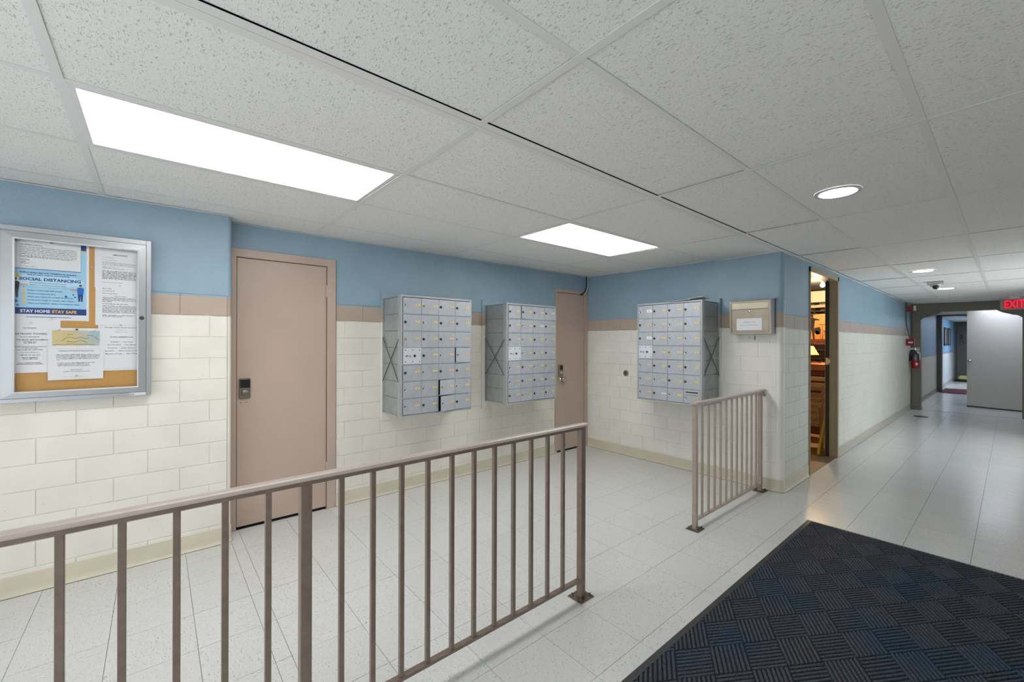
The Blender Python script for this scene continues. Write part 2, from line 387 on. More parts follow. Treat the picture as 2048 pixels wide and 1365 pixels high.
troffer(2.172, 1.965, 3.392, 2.555, 'smaller looking lit fluorescent ceiling light near the mailbox corner')
def downlight(x, y, label, r=.105):
    z = zc(x, y)
    t = empty('recessed_downlight', (x, y, z), label=label, cat='light', group='round recessed downlights in the corridor')
    bm = B(); lathe(bm, (x, y, z), [(r, .002), (r, -.002), (r-.006, -.005), (r-.02, -.004), (r-.024, .002)], 40)
    fin('trim_ring', bm, mat('silver_trim', (190, 190, 194), .35, .3), t)
    bm = B(); cyl(bm, (x, y, z-.0035), r-.019, .003, n=40)
    fin('lens', bm, M_can, t)
downlight(2.84, .615, 'nearest and largest round recessed ceiling light')
downlight(6.5, .64, 'second round recessed ceiling light, before the ceiling camera')
downlight(10.7, -.32, 'added recessed ceiling light, unseen, brightening the open fire door')  # unseen downlight, added to brighten the open fire door
downlight(8.72, .62, 'farthest round recessed ceiling light, just behind the ceiling camera')
# ================================================================= WALLS
BL = .305
def blockmesh(wd, ht, m, vert):
    """painted block: front at v=0, depth .006, chamfered arris; local x along wall, y into wall"""
    key = 'block_%d_%d_%s_%s' % (round(wd*1000), round(ht*1000), m.name, vert)
    if key in shared: return shared[key]
    bm = B(); c = .0022; d = .007; W, T = wd/2, ht/2
    q = [bm.verts.new(p) for p in ((-W+c, 0, -T+c), (W-c, 0, -T+c), (W-c, 0, T-c), (-W+c, 0, T-c), (-W, c*.9, -T), (W, c*.9, -T), (W, c*.9, T), (-W, c*.9, T), (-W, d, -T), (W, d, -T), (W, d, T), (-W, d, T))]
    bm.faces.new(q[:4])
    for k in range(4):
        bm.faces.new([q[4+k], q[4+(k+1) % 4], q[(k+1) % 4], q[k]]); bm.faces.new([q[8+k], q[8+(k+1) % 4], q[4+(k+1) % 4], q[4+k]])
    me = bpy.data.meshes.new('block'); bm.to_mesh(me); bm.free(); me.materials.append(m); shared[key] = me
    return me
def blocks(wall, org, rz, length, m, pitch, z0, off, n=12, openings=(), under=0, far_limit=1e9):
    """org: point at floor; wall runs along local x rotated rz; local -y is the face normal"""
    u = Vector((math.cos(rz), math.sin(rz), 0)); nrm = Vector((math.sin(rz), -math.cos(rz), 0))
    cnt = 0; g = .0013
    for k in range(n):
        za, zb = max(0, z0+k*pitch), z0+(k+1)*pitch
        s = off+(BL/2 if k % 2 else 0)
        a = s-BL*math.ceil(s/BL+1)
        while a < length:
            x0, x1 = max(a, 0), min(a+BL, length); a += BL
            segs = [(x0, x1)]
            for (oa, ob, ot) in openings:
                if za+.02 < ot:
                    ns_ = []
                    for p, q in segs:
                        if q <= oa or p >= ob: ns_.append((p, q))
                        else:
                            if p < oa: ns_.append((p, oa))
                            if q > ob: ns_.append((ob, q))
                    segs = ns_
            for p, q in segs:
                if q-p < .012: continue
                me = blockmesh(round(q-p-2*g, 3), round(zb-za-2*g, 3), m, 0)
                o = bpy.data.objects.new('block', me); COL.objects.link(o); o.parent = wall
                c = Vector(org)+u*((p+q)/2)+Vector((0, 0, (za+zb)/2))-nrm*random.uniform(0, .0006)
                o.location = c-ORI[wall.name]; o.rotation_euler = (0, 0, rz); cnt += 1
    return cnt
def wallmesh(name, boxes, m): 
    bm = B()
    for a, b in boxes: box(bm, a, b)
    return fin(name, bm, m, kind='structure', origin=(0, 0, 0))
TOPZ = 2.27; R = .0045
ZL = -.008+12*.1385
# long alcove wall, face at y=3.56
wl = wallmesh('wall_left', [((1.115, 3.56+R, 0), (3.68, 3.76, TOPZ)), ((.2, 3.60, 2.012), (4.48, 3.76, TOPZ)), ((.2, 3.70, 0), (4.48, 3.76, 2.3)),
                            ((.385, 3.5603, 2.0105), (1.115, 3.6, TOPZ)), ((1.115, 3.5603, ZL), (3.68, 3.60, TOPZ)), ((3.68, 3.5603, 1.992), (4.285, 3.6, TOPZ))], P_left)
blocks(wl, (1.115, 3.56, 0), 0, 3.68-1.115, P_left, .1385, -.008, .074)
# noticeboard wall, face at y=3.39, ends in a rounded arris at x=.385
wn = wallmesh('wall_front', [((-2.4, 3.39+R, 0), (.363, 3.70, TOPZ)), ((-2.4, 3.3903, ZL), (.365, 3.6, TOPZ)), ((.30, 3.412, 0), (.385, 3.70, TOPZ))], P_left)
blocks(wn, (-2.2, 3.39, 0), 0, 2.2+.363, P_left, .1385, -.008, (-.345+2.2) % BL)
bm = B(); pr = []
for k in range(7):
    a = math.pi/2*k/6; pr.append((.363+.022*math.sin(a), 3.412-.022*math.cos(a)))
for z0, z1 in ((0, TOPZ),):
    va = [bm.verts.new((x, y, z0)) for x, y in pr]; vb = [bm.verts.new((x, y, z1)) for x, y in pr]
    for k in range(6): bm.faces.new([va[k], va[k+1], vb[k+1], vb[k]])
fin('rounded_arris', bm, P_left, wn, smooth=True)
# end wall of the alcove, face at x=4.28, from y=1.37 to 3.56; bullnose corner r=.05
ZE = -.018+12*.137
we = wallmesh('wall_end', [((4.28+R, 1.37, 0), (4.48, 3.76, TOPZ)), ((4.2803, 1.37, ZE), (4.40, 3.56, TOPZ)), ((4.33, 1.325, 0), (4.48, 1.5, TOPZ))], P_end)
blocks(we, (4.28, 3.56, 0), -math.pi/2, 3.56-1.37, P_end, .137, -.018, (3.56-3.202) % BL)
bm = B(); pr = []
for k in range(9):
    a = math.pi/2*k/8; pr.append((4.33-.05*math.cos(a), 1.37-.05*math.sin(a)))
zs_ = [0]+[-.018+k*.137 for k in range(1, 13)]+[TOPZ]
for i, (za, zb) in enumerate(zip(zs_, zs_[1:])):
    gz = .0008
    va = [bm.verts.new((x, y, za+gz)) for x, y in pr]; vb = [bm.verts.new((x, y, zb-gz)) for x, y in pr]
    for k in range(8):
        f = bm.faces.new([va[k], va[k+1], vb[k+1], vb[k]]); f.smooth = True
fin('bullnose_corner', bm, P_end, we)
bm = B(); cyl(bm, (4.33, 1.37, 0), .0485, 2.2, n=40); fin('bullnose_core', bm, P_end, we)
# corridor wall, face y=1.32, opening 5.02..6.10 to z 2.115
ZC = -.012+12*.1345
OP0, OP1, OPT = 5.03, 6.105, 2.112
wc = wallmesh('wall_corridor_left', [((4.33, 1.32+R, 0), (OP0, 1.44, TOPZ)), ((OP1, 1.32+R, 0), (11.75, 1.44, TOPZ)), ((OP0, 1.3203, OPT), (OP1, 1.44, TOPZ)),
                                      ((4.33, 1.3203, ZC), (OP0, 1.42, TOPZ)), ((OP1, 1.3203, ZC), (11.75, 1.42, TOPZ))], P_cor)
blocks(wc, (4.33, 1.32, 0), 0, 11.7-4.33, P_cor, .1345, -.012, .1, openings=[(OP0-4.33, OP1-4.33, 2.2)])
# walls round the viewer's side, outside the frame
P_r = paint('paint_other_walls', (1.48, 1.61))
# unseen right wall; openings added so daylight fills the ceiling and corridor
wallmesh('wall_right', [((-.9, -1.4, 0), (6.2, -1.2, TOPZ)), ((9.0, -1.4, 0), (9.3, -1.2, TOPZ)), ((-2.4, -1.4, 2.16), (-.9, -1.2, TOPZ)), ((6.2, -1.4, 2.16), (9.0, -1.2, TOPZ))], P_r)
wf = empty('added_window_1', (3.5, -1.3, 0), kind='structure')
for x in (-2.2, -.93, 6.2, 7.1, 8.0, 8.97): fin('mullion', bx((x, -1.33, 0), (x+.03, -1.27, 2.16)), M_alu, wf)
for a, b in ((-2.17, -.93), (6.23, 8.97)): fin('transom', bx((a, -1.33, 2.1), (b, -1.27, 2.16)), M_alu, wf); fin('sill', bx((a, -1.33, 0), (b, -1.27, .03)), M_alu, wf)
for a, b in ((-2.17, -.93), (6.23, 8.97)):
    pl_ = bpy.data.lights.new('opening_portal', 'AREA'); pl_.shape = 'RECTANGLE'; pl_.size = b-a; pl_.size_y = 2.07; pl_.cycles.is_portal = True
    po_ = bpy.data.objects.new('opening_portal', pl_); COL.objects.link(po_); po_.location = ((a+b)/2, -1.26, 1.065); po_.rotation_euler = (math.radians(90), 0, 0)
wallmesh('wall_rear', [((-2.4, -1.4, 2.16), (-2.2, 3.6, TOPZ)), ((-2.4, -1.4, 0), (-2.2, -1.1, 2.16)), ((-2.4, 2.2, 0), (-2.2, 3.6, 2.16))], P_r)
wf2 = empty('added_window_2', (-2.3, .55, 0), kind='structure')  # rear glazing added out of view to bring in more daylight
for y in (-1.1, 0, 1.1, 2.17): fin('mullion', bx((-2.33, y, 0), (-2.27, y+.03, 2.16)), M_alu, wf2)
fin('transom', bx((-2.33, -1.07, 2.1), (-2.27, 2.17, 2.16)), M_alu, wf2); fin('sill', bx((-2.33, -1.07, 0), (-2.27, 2.17, .03)), M_alu, wf2)
pl_ = bpy.data.lights.new('opening_portal', 'AREA'); pl_.shape = 'RECTANGLE'; pl_.size = 3.25; pl_.size_y = 2.07; pl_.cycles.is_portal = True
po_ = bpy.data.objects.new('opening_portal', pl_); COL.objects.link(po_); po_.location = (-2.25, .55, 1.065); po_.rotation_euler = (math.radians(90), 0, math.radians(-90))
wallmesh('wall_corridor_right', [((9.3, -1.4, 0), (9.42, -.37, TOPZ)), ((9.42, -.49, 0), (22.2, -.37, TOPZ))], P_r)
# baseboards: vinyl cove with toe
def baseboard(name, p0, p1, nrm, h=.105, m=M_base, z=.0022):
    p0, p1, n = Vector((*p0, 0)), Vector((*p1, 0)), Vector((*nrm, 0)); L_ = (p1-p0).length; d = (p1-p0)/L_
    prof = [(0, h), (.003, h), (.004, h-.003), (.0045, .03), (.007, .014), (.013, .005), (.016, .0015), (.016, 0), (0, 0)]
    k = max(1, round(L_/1.25)); bm = B()
    for i in range(k):
        a, b = p0+d*(L_*i/k+.0004), p0+d*(L_*(i+1)/k-.0004)
        va = [bm.verts.new(a+n*x+Vector((0, 0, zz+z))) for x, zz in prof]; vb = [bm.verts.new(b+n*x+Vector((0, 0, zz+z))) for x, zz in prof]
        for j in range(len(prof)): bm.faces.new([va[j], va[(j+1) % len(prof)], vb[(j+1) % len(prof)], vb[j]])
        bm.faces.new(va[::-1]); bm.faces.new(vb)
    bmesh.ops.recalc_face_normals(bm, faces=bm.faces)
    o = fin(name, bm, m, kind='structure')
    bm = B(); q = [p0, p1, p1+n*.0165, p0+n*.0165]
    prism(bm, [v+Vector((0, 0, .0001)) for v in q], (0, 0, .0021)); fin('gap_strip', bm, M_dark, o)  # dark strip below the baseboard, painting the shade of the floor gap
    return o
baseboard('baseboard_left', (1.118, 3.56), (3.68, 3.56), (0, -1))
baseboard('baseboard_front', (-2.2, 3.39), (.363, 3.39), (0, -1))
baseboard('baseboard_end', (4.28, 3.56), (4.28, 1.37), (-1, 0))
baseboard('baseboard_corridor', (4.33, 1.32), (5.015, 1.32), (0, -1))
baseboard('baseboard_corridor', (6.125, 1.32), (11.6, 1.32), (0, -1), m=mat('grey_vinyl_baseboard', (176, 172, 158), .4))
def curved_base(name, c, r, a0, a1, m):
    bm = B(); prof = [(0, .107), (.003, .107), (.0045, .03), (.007, .016), (.013, .007), (.016, .0022), (0, .0022)]; rings = []
    for k in range(9):
        a = a0+(a1-a0)*k/8
        rings.append([bm.verts.new((c[0]+(r+x)*math.cos(a), c[1]+(r+x)*math.sin(a), z)) for x, z in prof])
    for p, q in zip(rings, rings[1:]):
        for j in range(len(prof)-1): bm.faces.new([p[j], p[j+1], q[j+1], q[j]]).smooth = True
    bmesh.ops.recalc_face_normals(bm, faces=bm.faces)
    fin(name, bm, m, kind='structure')
curved_base('baseboard_corner', (4.33, 1.37), .05, math.pi, 1.5*math.pi, M_base)
curved_base('baseboard_corner', (.363, 3.412), .022, 1.5*math.pi, 2*math.pi, M_base)
# ================================================================= DOORS 1, 2
def holes(parent, pts):
    bm = B()
    for x, y, z, r in pts: cyl(bm, (x, y, z), r, .0015, 'y', 8)
    fin('screw_hole', bm, M_dark, parent)
def steel_door(name, fx0, fx1, ft, lx0, lx1, lt, yl):
    d = empty(name, ((fx0+fx1)/2, 3.56, 0), kind='structure')
    bm = B(); y0 = 3.548
    box(bm, (fx0, y0, 0), (lx0-.004, 3.66, lt+.004), .0015); box(bm, (lx1+.004, y0, 0), (fx1, 3.66, lt+.004), .0015); box(bm, (fx0, y0, lt+.004), (fx1, 3.66, ft), .0015)
    box(bm, (lx0-.004, yl+.046, 0), (lx0+.010, 3.66, lt+.004)); box(bm, (lx1-.010, yl+.046, 0), (lx1+.004, 3.66, lt+.004))
    fin('door_frame', bm, M_tan, d)
    fin('door_leaf', bx((lx0, yl, .018), (lx1, yl+.044, lt), .0015), M_tan, d)
    bm = B(); box(bm, (fx1, 3.5545, .1), (fx1+.0035, 3.5605, ft)); fin('caulk_gap', bm, mat('old_caulk', (84, 70, 54), .8, vary=.6, vscale=60), d)
    for z in (1.75, .33, 1.04) if name == 'door_1' else (1.74, .33):
        if z == 1.04: continue
        bm = B()
        for k in range(3): cyl(bm, (lx1+.004, yl-.007, z-.048+k*.0325), .0065, .0315, 'z', 12)
        box(bm, (lx1-.012, yl-.0012, z-.048), (lx1+.018, yl, z+.048))
        fin('hinge', bm, M_tan, d)
    return d
d1 = steel_door('door_1', .4, 1.115, 2.0095, .437, 1.045, 1.947, 3.562)
fin('door_gap', bx((.437, 3.60, .0), (1.045, 3.605, .018)), M_dark, d1)
kp = fin('keypad_lock', bx((.448, 3.545, .936), (.519, 3.562, 1.082), .006), M_nickel, d1, label='satin nickel keypad lock')
fin('keypad_screen', bx((.455, 3.5435, 1.014), (.516, 3.5455, 1.073), .0006), M_black, kp)
bm = B(); lathe(bm, (.484, 3.546, .978), [(.024, 0), (.024, -.004), (.019, -.009), (.009, -.011), (.008, -.014), (0, -.014)], 28, 'y'); fin('turn_knob', bm, M_nickel, kp)
fin('key_slot', bx((.4828, 3.531, .973), (.4852, 3.533, .983)), M_black, kp)
holes(d1, [(.461, 3.5612, .908, .0035), (.497, 3.5612, .907, .0035), (.459, 3.5612, .899, .002)])
bm = B(); box(bm, (.4285, 3.556, .965), (.4385, 3.567, 1.02), .001); fin('latch', bm, M_nickel, d1)
d2 = steel_door('door_2', 3.682, 4.279, 1.992, 3.712, 4.215, 1.948, 3.562)
fin('door_gap', bx((3.712, 3.60, .0), (4.215, 3.605, .018)), M_dark, d2)
kp = fin('keypad_lock', bx((3.742, 3.545, .925), (3.812, 3.562, 1.066), .005), M_nickel, d2, label='satin nickel keypad lock')
fin('keypad_screen', bx((3.752, 3.5435, 1.005), (3.806, 3.5455, 1.058), .0006), M_black, kp)
bm = B(); lathe(bm, (3.777, 3.546, .967), [(.018, 0), (.018, -.005), (.011, -.01), (0, -.01)], 24, 'y'); fin('key_cylinder', bm, M_chrome, kp)
bm = B(); lathe(bm, (3.79, 3.562, .887), [(.032, 0), (.032, -.004), (.014, -.008), (.012, -.03), (.026, -.036), (.03, -.048), (.026, -.058), (0, -.062)], 28, 'y'); fin('door_knob', bm, mat('polished_knob', (196, 188, 172), .12, .9), d2)
# cables above door 2
cb = empty('hanging_cables', (4.22, 3.535, 1.93), label='black and white cables hanging from ceiling over the second door', cat='cable')
bm = B(); tube(bm, [(4.235, 3.54, 2.19), (4.228, 3.53, 2.1), (4.222, 3.53, 2.03), (4.175, 3.53, 1.975), (4.118, 3.535, 1.95)], .006); fin('black_cable', bm, M_black, cb, label='black cable')
bm = B(); cyl(bm, (4.125, 3.52, 1.948), .011, .02, 'y', 12); fin('plug', bm, M_black, cb)
bm = B(); tube(bm, [(4.255, 3.535, 2.19), (4.245, 3.525, 2.12), (4.255, 3.525, 2.07), (4.215, 3.525, 1.985), (4.18, 3.53, 1.945)], .0055); fin('white_cable', bm, mat('white_cable', (214, 222, 226), .4), cb, label='white cable')
bm = B(); tube(bm, [(4.262, 3.54, 2.19), (4.268, 3.535, 2.1), (4.245, 3.535, 2.03), (4.2, 3.54, 1.955), (4.172, 3.545, 1.95)], .004); fin('thin_black_cable', bm, M_black, cb)
# ================================================================= MAILBOX CABINETS
CW, CD, CHH = .692, .345, 1.002
def door_mesh():
    if 'mailbox_door' in shared: return shared['mailbox_door']
    bm = B(); box(bm, (-.1632, -.0015, 0), (0, .0035, .1295), .001)
    me = bpy.data.meshes.new('mailbox_door'); bm.to_mesh(me); bm.free(); me.materials.append(M_aludoor); shared['mailbox_door'] = me; return me
def child_mesh(key, build, mats):
    if key not in shared:
        bm = B(); build(bm); me = bpy.data.meshes.new(key); bm.to_mesh(me); bm.free()
        for x in mats: me.materials.append(x)
        shared[key] = me
    return shared[key]
def lock_b(bm):
    lathe(bm, (0, 0, 0), [(.0115, 0), (.0115, -.003), (.009, -.0045), (.0088, -.0035), (0, -.0035)], 20, 'y')
    box(bm, (-.0012, -.0047, -.004), (.0012, -.0035, .004), mi=1)
def label_b(bm):
    box(bm, (-.024, -.0025, -.009), (.024, 0, .009), .001); box(bm, (-.018, -.0031, -.0055), (.018, -.0024, .0055), mi=1)
    box(bm, (-.010, -.0035, -.0025), (-.003, -.003, .0025), mi=2); box(bm, (-.001, -.0035, -.0025), (.003, -.003, .0025), mi=2); box(bm, (.005, -.0035, -.0025), (.010, -.003, .0025), mi=2)
LOCKV = [[M_lock, M_dark], [M_chrome, M_dark], [M_brass, M_dark]]
M_lab1 = mat('gold_label_frame', (222, 190, 104), .45, .2); M_labink = mat('label_ink', (150, 128, 84), .6)
def cabinet(loc, rz, label, ajar, brassy, side, master_col=0, outgoing=False, seed=1):
    rnd = random.Random(seed)
    t = empty('mailbox_cabinet', loc, rz, label, 'mailbox', 'wall-mounted mailbox cabinets', local=True)
    bm = B(); fl = .02
    # galvanized shell (sides with seams) and shelves
    for xs in (0, CW):
        a, b = (xs+.004, xs+.012) if xs == 0 else (xs-.012, xs-.004)
        for k in range(7):
            z0, z1 = .012+k*.1397, .012+(k+1)*.1397-.0035
            box(bm, (a, .03, z0), (b, CD-.006, z1), .0008)
        box(bm, ((a+b)/2-.002, .03, .008), ((a+b)/2+.002, CD-.01, .99), mi=1)  # darker strip behind the panels draws their seams
        fin('side_panel', bm, [M_galv, mat('seam_filler_steel', (96, 100, 100), .6, .3)], t); bm = B()
    bm.free()
    fin('top_panel', bx((.004, .02, .99), (CW-.004, CD, .996)), M_galv, t); fin('bottom_panel', bx((.004, .02, .004), (CW-.004, CD, .010)), M_galv, t)
    fin('back_panel', bx((.006, CD-.006, .008), (CW-.006, CD-.002, .994)), M_galv, t)
    fin('inner_box', bx((.02, .03, .02), (CW-.02, .04, .98)), M_dark, t)
    # front frame with projecting flange, shelf rails and mullions
    bm = B()
    box(bm, (0, 0, 0), (.014, .035, CHH), .001); box(bm, (CW-.014, 0, 0), (CW, .035, CHH), .001)
    box(bm, (.014, 0, CHH-.016), (CW-.014, .035, CHH), .001); box(bm, (.014, 0, 0), (CW-.014, .035, .014), .001)
    box(bm, (-.004, .008, 0), (.004, .05, CHH)); box(bm, (CW-.004, .008, 0), (CW+.004, .05, CHH))
    fin('front_frame', bm, M_alufr, t)
    bm = B()
    for k in range(1, 7): box(bm, (.014, -.002, .014+k*.1389-.0035), (CW-.014, .02, .014+k*.1389+.0035), .0008)
    fin('shelf_rail', bm, M_alufr, t)
    # wall mounting flanges
    fin('wall_flange', bx((-.008, CD-.004, .0), (.0, CD, 1.0)), M_galv, t); fin('wall_flange', bx((CW, CD-.004, 0), (CW+.008, CD, 1.0)), M_galv, t)
    # crossed brace straps on the exposed side
    xs = -.0075 if side == 'l' else CW+.0075
    for za, zb in ((.655, .285), (.275, .64)):
        bm = B(); beam(bm, (xs, CD-.002, za), (xs+(.003 if side == 'l' else -.003), .035, zb), .004, .008, up=(1, 0, 0)); fin('brace_strap', bm, mat('brace_steel', (124, 121, 114), .4, .5), t)
    for r in range(7):
        for c in range(4):
            xr = .014+.0015+(c+1)*.1658; z0 = .014+(6-r)*.1389+.0038
            if r == 3 and c == master_col:
                p = fin('master_panel', bx((xr-.162, -.0045, z0), (xr, .004, z0+.1315), .001), mat('master_panel_white', (214, 217, 226), .35, .25), t, label='pale riveted master lock panel')
                bm = B()
                for i in range(3):
                    for j in range(2): cyl(bm, (xr-.145+i*.064, -.0045, z0+.018+j*.096), .005, -.002, 'y', 12)
                fin('screw', bm, M_nickel, p)
                bm = B(); cyl(bm, (xr-.062, -.0045, z0+.066), .011, -.003, 'y', 20); fin('arrow_lock', bm, M_lock, p)
                bm = B()
                pts = [(-.150, .064), (-.130, .073), (-.116, .068), (-.122, .063), (-.136, .059)]
                prism(bm, [(xr+a, -.0046, z0+b) for a, b in pts], (0, -.0006, 0))
                for a, b, cc in ((-.112, -.094, .071), (-.112, -.090, .066), (-.112, -.096, .061), (-.112, -.092, .056)): box(bm, (xr+a, -.0053, z0+cc-.0013), (xr+b, -.0046, z0+cc+.0013))
                fin('postal_emblem', bm, mat('emblem_blue', (96, 112, 150), .5), p)
                continue
            a = ajar.get((r, c), rnd.uniform(-.002, .006))
            d = bpy.data.objects.new('mailbox_door', door_mesh()); COL.objects.link(d); d.parent = t
            d.location = (xr, -.001-rnd.uniform(0, .0018), z0); d.rotation_euler = (rnd.uniform(-.004, .004), 0, a)
            if outgoing and r == 6 and c == 3:
                d['label'] = 'outgoing mail slot door'
                q = fin('mail_slot', bx((-.140, -.0035, .096), (-.022, .001, .106)), M_dark, None); q.parent = d
                q.location = (-.081, -.001, .101)
                q = text_obj('lettering', 'OUTGOING MAIL', (0, 0, 0), .0135, M_ink, d, local=True, width=.115); q.location = (-.139, -.0017, .075)
                q = bpy.data.objects.new('name_label', child_mesh('name_label_brass', label_b, [M_brass, M_ivory, M_labink])); COL.objects.link(q); q.parent = d; q.location = (-.037, -.0015, .052)
                q = bpy.data.objects.new('lock_cylinder', child_mesh('lock_1', lock_b, LOCKV[1])); COL.objects.link(q); q.parent = d; q.location = (-.141, -.0015, .048)
                continue
            li = 2 if (r, c) in brassy else rnd.choice([0, 0, 1, 0, 1] if seed != 2 else [0, 0, 0, 1])
            q = bpy.data.objects.new('lock_cylinder', child_mesh('lock_%d' % li, lock_b, LOCKV[li])); COL.objects.link(q); q.parent = d; q.location = (-.146, -.0015, .066)
            big = (seed == 3 and (r, c) in ((0, 0), (2, 0))); wht = big or (seed == 3 and (r, c) == (6, 1)) or (seed == 2 and (r, c) == (1, 2))
            if big: me = child_mesh('name_sticker_big', lambda bm: (box(bm, (-.029, -.0022, -.014), (.029, 0, .014)), box(bm, (-.008, -.0026, -.004), (.008, -.002, .002), mi=1)), [M_paper, M_grey])
            else: me = child_mesh('name_label_w' if wht else 'name_label', label_b, [M_paper, M_paper, M_grey] if wht else [M_lab1, M_ivory, M_labink])
            q = bpy.data.objects.new('name_label', me); COL.objects.link(q); q.parent = d; q.location = (-.036, -.0015, .072)
            if wht: q['label'] = 'white name sticker'
    return t
def text_obj(name, body, loc, size, m, parent=None, local=False, width=None, align='LEFT', lines=None):
    """flat printed lettering in the x-z plane, facing -y, baseline at loc"""
    cu = bpy.data.curves.new('lettering', 'FONT'); cu.body = body; cu.size = size; cu.align_x = align; cu.resolution_u = 2
    if m in BOLD: cu.offset = BOLD[m]*size
    o = bpy.data.objects.new('lettering_curve', cu); COL.objects.link(o)
    bpy.context.view_layer.update()
    me = bpy.data.meshes.new_from_object(o.evaluated_get(bpy.context.evaluated_depsgraph_get()))
    bpy.data.objects.remove(o)
    xs = [v.co.x for v in me.vertices]; s = 1
    if width and xs: s = width/(max(xs)-min(xs))
    x0 = min(xs) if align == 'LEFT' else 0
    bm = B(); bm.from_mesh(me)
    for v in bm.verts: v.co = Vector(((v.co.x-x0)*s, 0, v.co.y))
    bm.normal_update()
    me.clear_geometry(); bm.to_mesh(me); bm.free(); me.materials.clear(); me.materials.append(m)
    ob = bpy.data.objects.new(name, me); COL.objects.link(ob)
    if parent is not None:
        ob.parent = parent
        if not local: ob.location = Vector(loc)-ORI.get(parent.name, Vector())
    else: ob.location = loc
    ORI[ob.name] = Vector(loc)
    return ob
BOLD = {M_navy: .02, M_blueink: .04, M_ink: .012, M_paper: .03, M_yel: .03}
cabinet((1.515, 3.195, .729), 0, 'leftmost steel mailbox cabinet, with three little doors hanging ajar', {(3, 3): .085, (5, 2): .14, (6, 2): .20, (0, 1): .02}, [(2, 0), (0, 1), (5, 2)], 'l', seed=1)
cabinet((2.622, 3.19, .729), 0, 'middle steel mailbox cabinet on the wall, beside the second door', {(0, 1): .07, (6, 3): .02}, [(2, 1), (4, 3), (6, 1)], 'l', seed=2)
cabinet((3.888, 2.556, .745), -math.pi/2, 'steel mailbox cabinet on the end wall with papers on top', {(0, 2): .02, (3, 2): .03, (2, 3): .02}, [(3, 2)], 'r', outgoing=True, seed=3)
# painted plywood mounting boards behind the cabinets (part of the walls)
fin('mounting_board', bx((1.497, 3.541, .655), (2.215, 3.5595, 1.778), .002), P_left, wl)
fin('mounting_board', bx((2.582, 3.541, .655), (3.33, 3.5595, 1.785), .002), P_left, wl)
fin('mounting_board', bx((4.237, 1.853, .70), (4.2795, 2.56, 1.782), .002), P_end, we)
bm = B()
vs = [(-.13, -.02, 0), (.16, -.02, .012), (.17, .11, .02), (-.06, .12, .006)]
def sheet(pts, th, m, name, label, cat, group=None):
    bm = B(); a = [bm.verts.new(p) for p in pts]; b = [bm.verts.new(Vector(p)+Vector((0, 0, th))) for p in pts]
    bm.faces.new(a[::-1]); bm.faces.new(b)
    n = len(a)
    for i in range(n): bm.faces.new([a[i], a[(i+1) % n], b[(i+1) % n], b[i]])
    bmesh.ops.recalc_face_normals(bm, faces=bm.faces)
    return fin(name, bm, m, label=label, cat=cat, group=group)
sheet([(3.868, 2.19, 1.749), (3.868, 1.97, 1.753), (4.03, 2.0, 1.757), (4.03, 2.17, 1.753)], .003, mat('magazine_grey', (196, 198, 200), .35), 'paper_leaflet', 'grey leaflet lying flat on the end wall mailbox cabinet', 'paper')
sheet([(3.862, 2.00, 1.758), (3.895, 1.86, 1.775), (4.02, 1.855, 1.762), (4.03, 1.99, 1.762)], .004, mat('magazine_white', (206, 208, 212), .3), 'folded_magazine', 'bent magazine sticking out over the end wall mailbox cabinet', 'magazine')
# ================================================================= DROP BOX with taped note
db = empty('drop_box', (4.215, 1.55, 1.425), label='brushed steel letter drop box on the end wall near the corner', cat='mailbox')
M_ss = mat('brushed_stainless', (178, 168, 150), .36, .6, vary=.1, vscale=10); M_ssd = mat('drop_box_side', (120, 120, 120), .4, .65)
bm = B(); prism(bm, [(4.278, 1.376, 1.425), (4.165, 1.376, 1.425), (4.150, 1.376, 1.728), (4.278, 1.376, 1.748)], (0, .35, 0)); fin('body', bm, M_ssd, db)
bm = B(); prism(bm, [(4.2795, 1.354, 1.750), (4.137, 1.354, 1.732), (4.137, 1.354, 1.736), (4.2795, 1.354, 1.754)], (0, .40, 0)); fin('lid', bm, mat('drop_box_lid', (150, 156, 158), .35, .6), db)
def sl(z): return 4.150+(1.728-z)/.303*.015
bm = B()
for a, b, c, d in ((1.376, 1.392, 1.425, 1.728), (1.71, 1.726, 1.425, 1.728), (1.392, 1.71, 1.425, 1.444), (1.392, 1.71, 1.714, 1.728)):
    prism(bm, [(sl(c)-.007, a, c), (sl(c), a, c), (sl(d), a, d), (sl(d)-.007, a, d)], (0, b-a, 0))
fin('front_frame', bm, M_ss, db)
bm = B(); prism(bm, [(sl(1.447)-.003, 1.395, 1.447), (sl(1.447), 1.395, 1.447), (sl(1.648), 1.395, 1.648), (sl(1.648)-.003, 1.395, 1.648)], (0, .311, 0)); dd = fin('access_door', bm, M_ss, db)
bm = B(); prism(bm, [(sl(1.655)-.005, 1.395, 1.655), (sl(1.655), 1.395, 1.655), (sl(1.712), 1.395, 1.712), (sl(1.712)-.001, 1.395, 1.712)], (0, .311, 0)); fin('letter_flap', bm, M_ss, db)
bm = B(); lathe(bm, (sl(1.631)-.003, 1.551, 1.631), [(.010, 0), (.010, -.004), (.006, -.006), (0, -.006)], 20, 'x'); fin('lock_cylinder', bm, M_chrome, dd)
nt_ = empty('taped_note', (sl(1.52)-.005, 1.556, 1.460), -math.pi/2, 'white printed note taped on the front of the drop box', 'paper', local=True)
fin('note_sheet', bx((-.108, -.0004, 0), (.108, .0004, .128)), M_paper, nt_)
text_obj('lettering', 'OUTGOING U.S. MAIL', (-.055, -.0008, .068), .015, M_grey, nt_, width=.11)
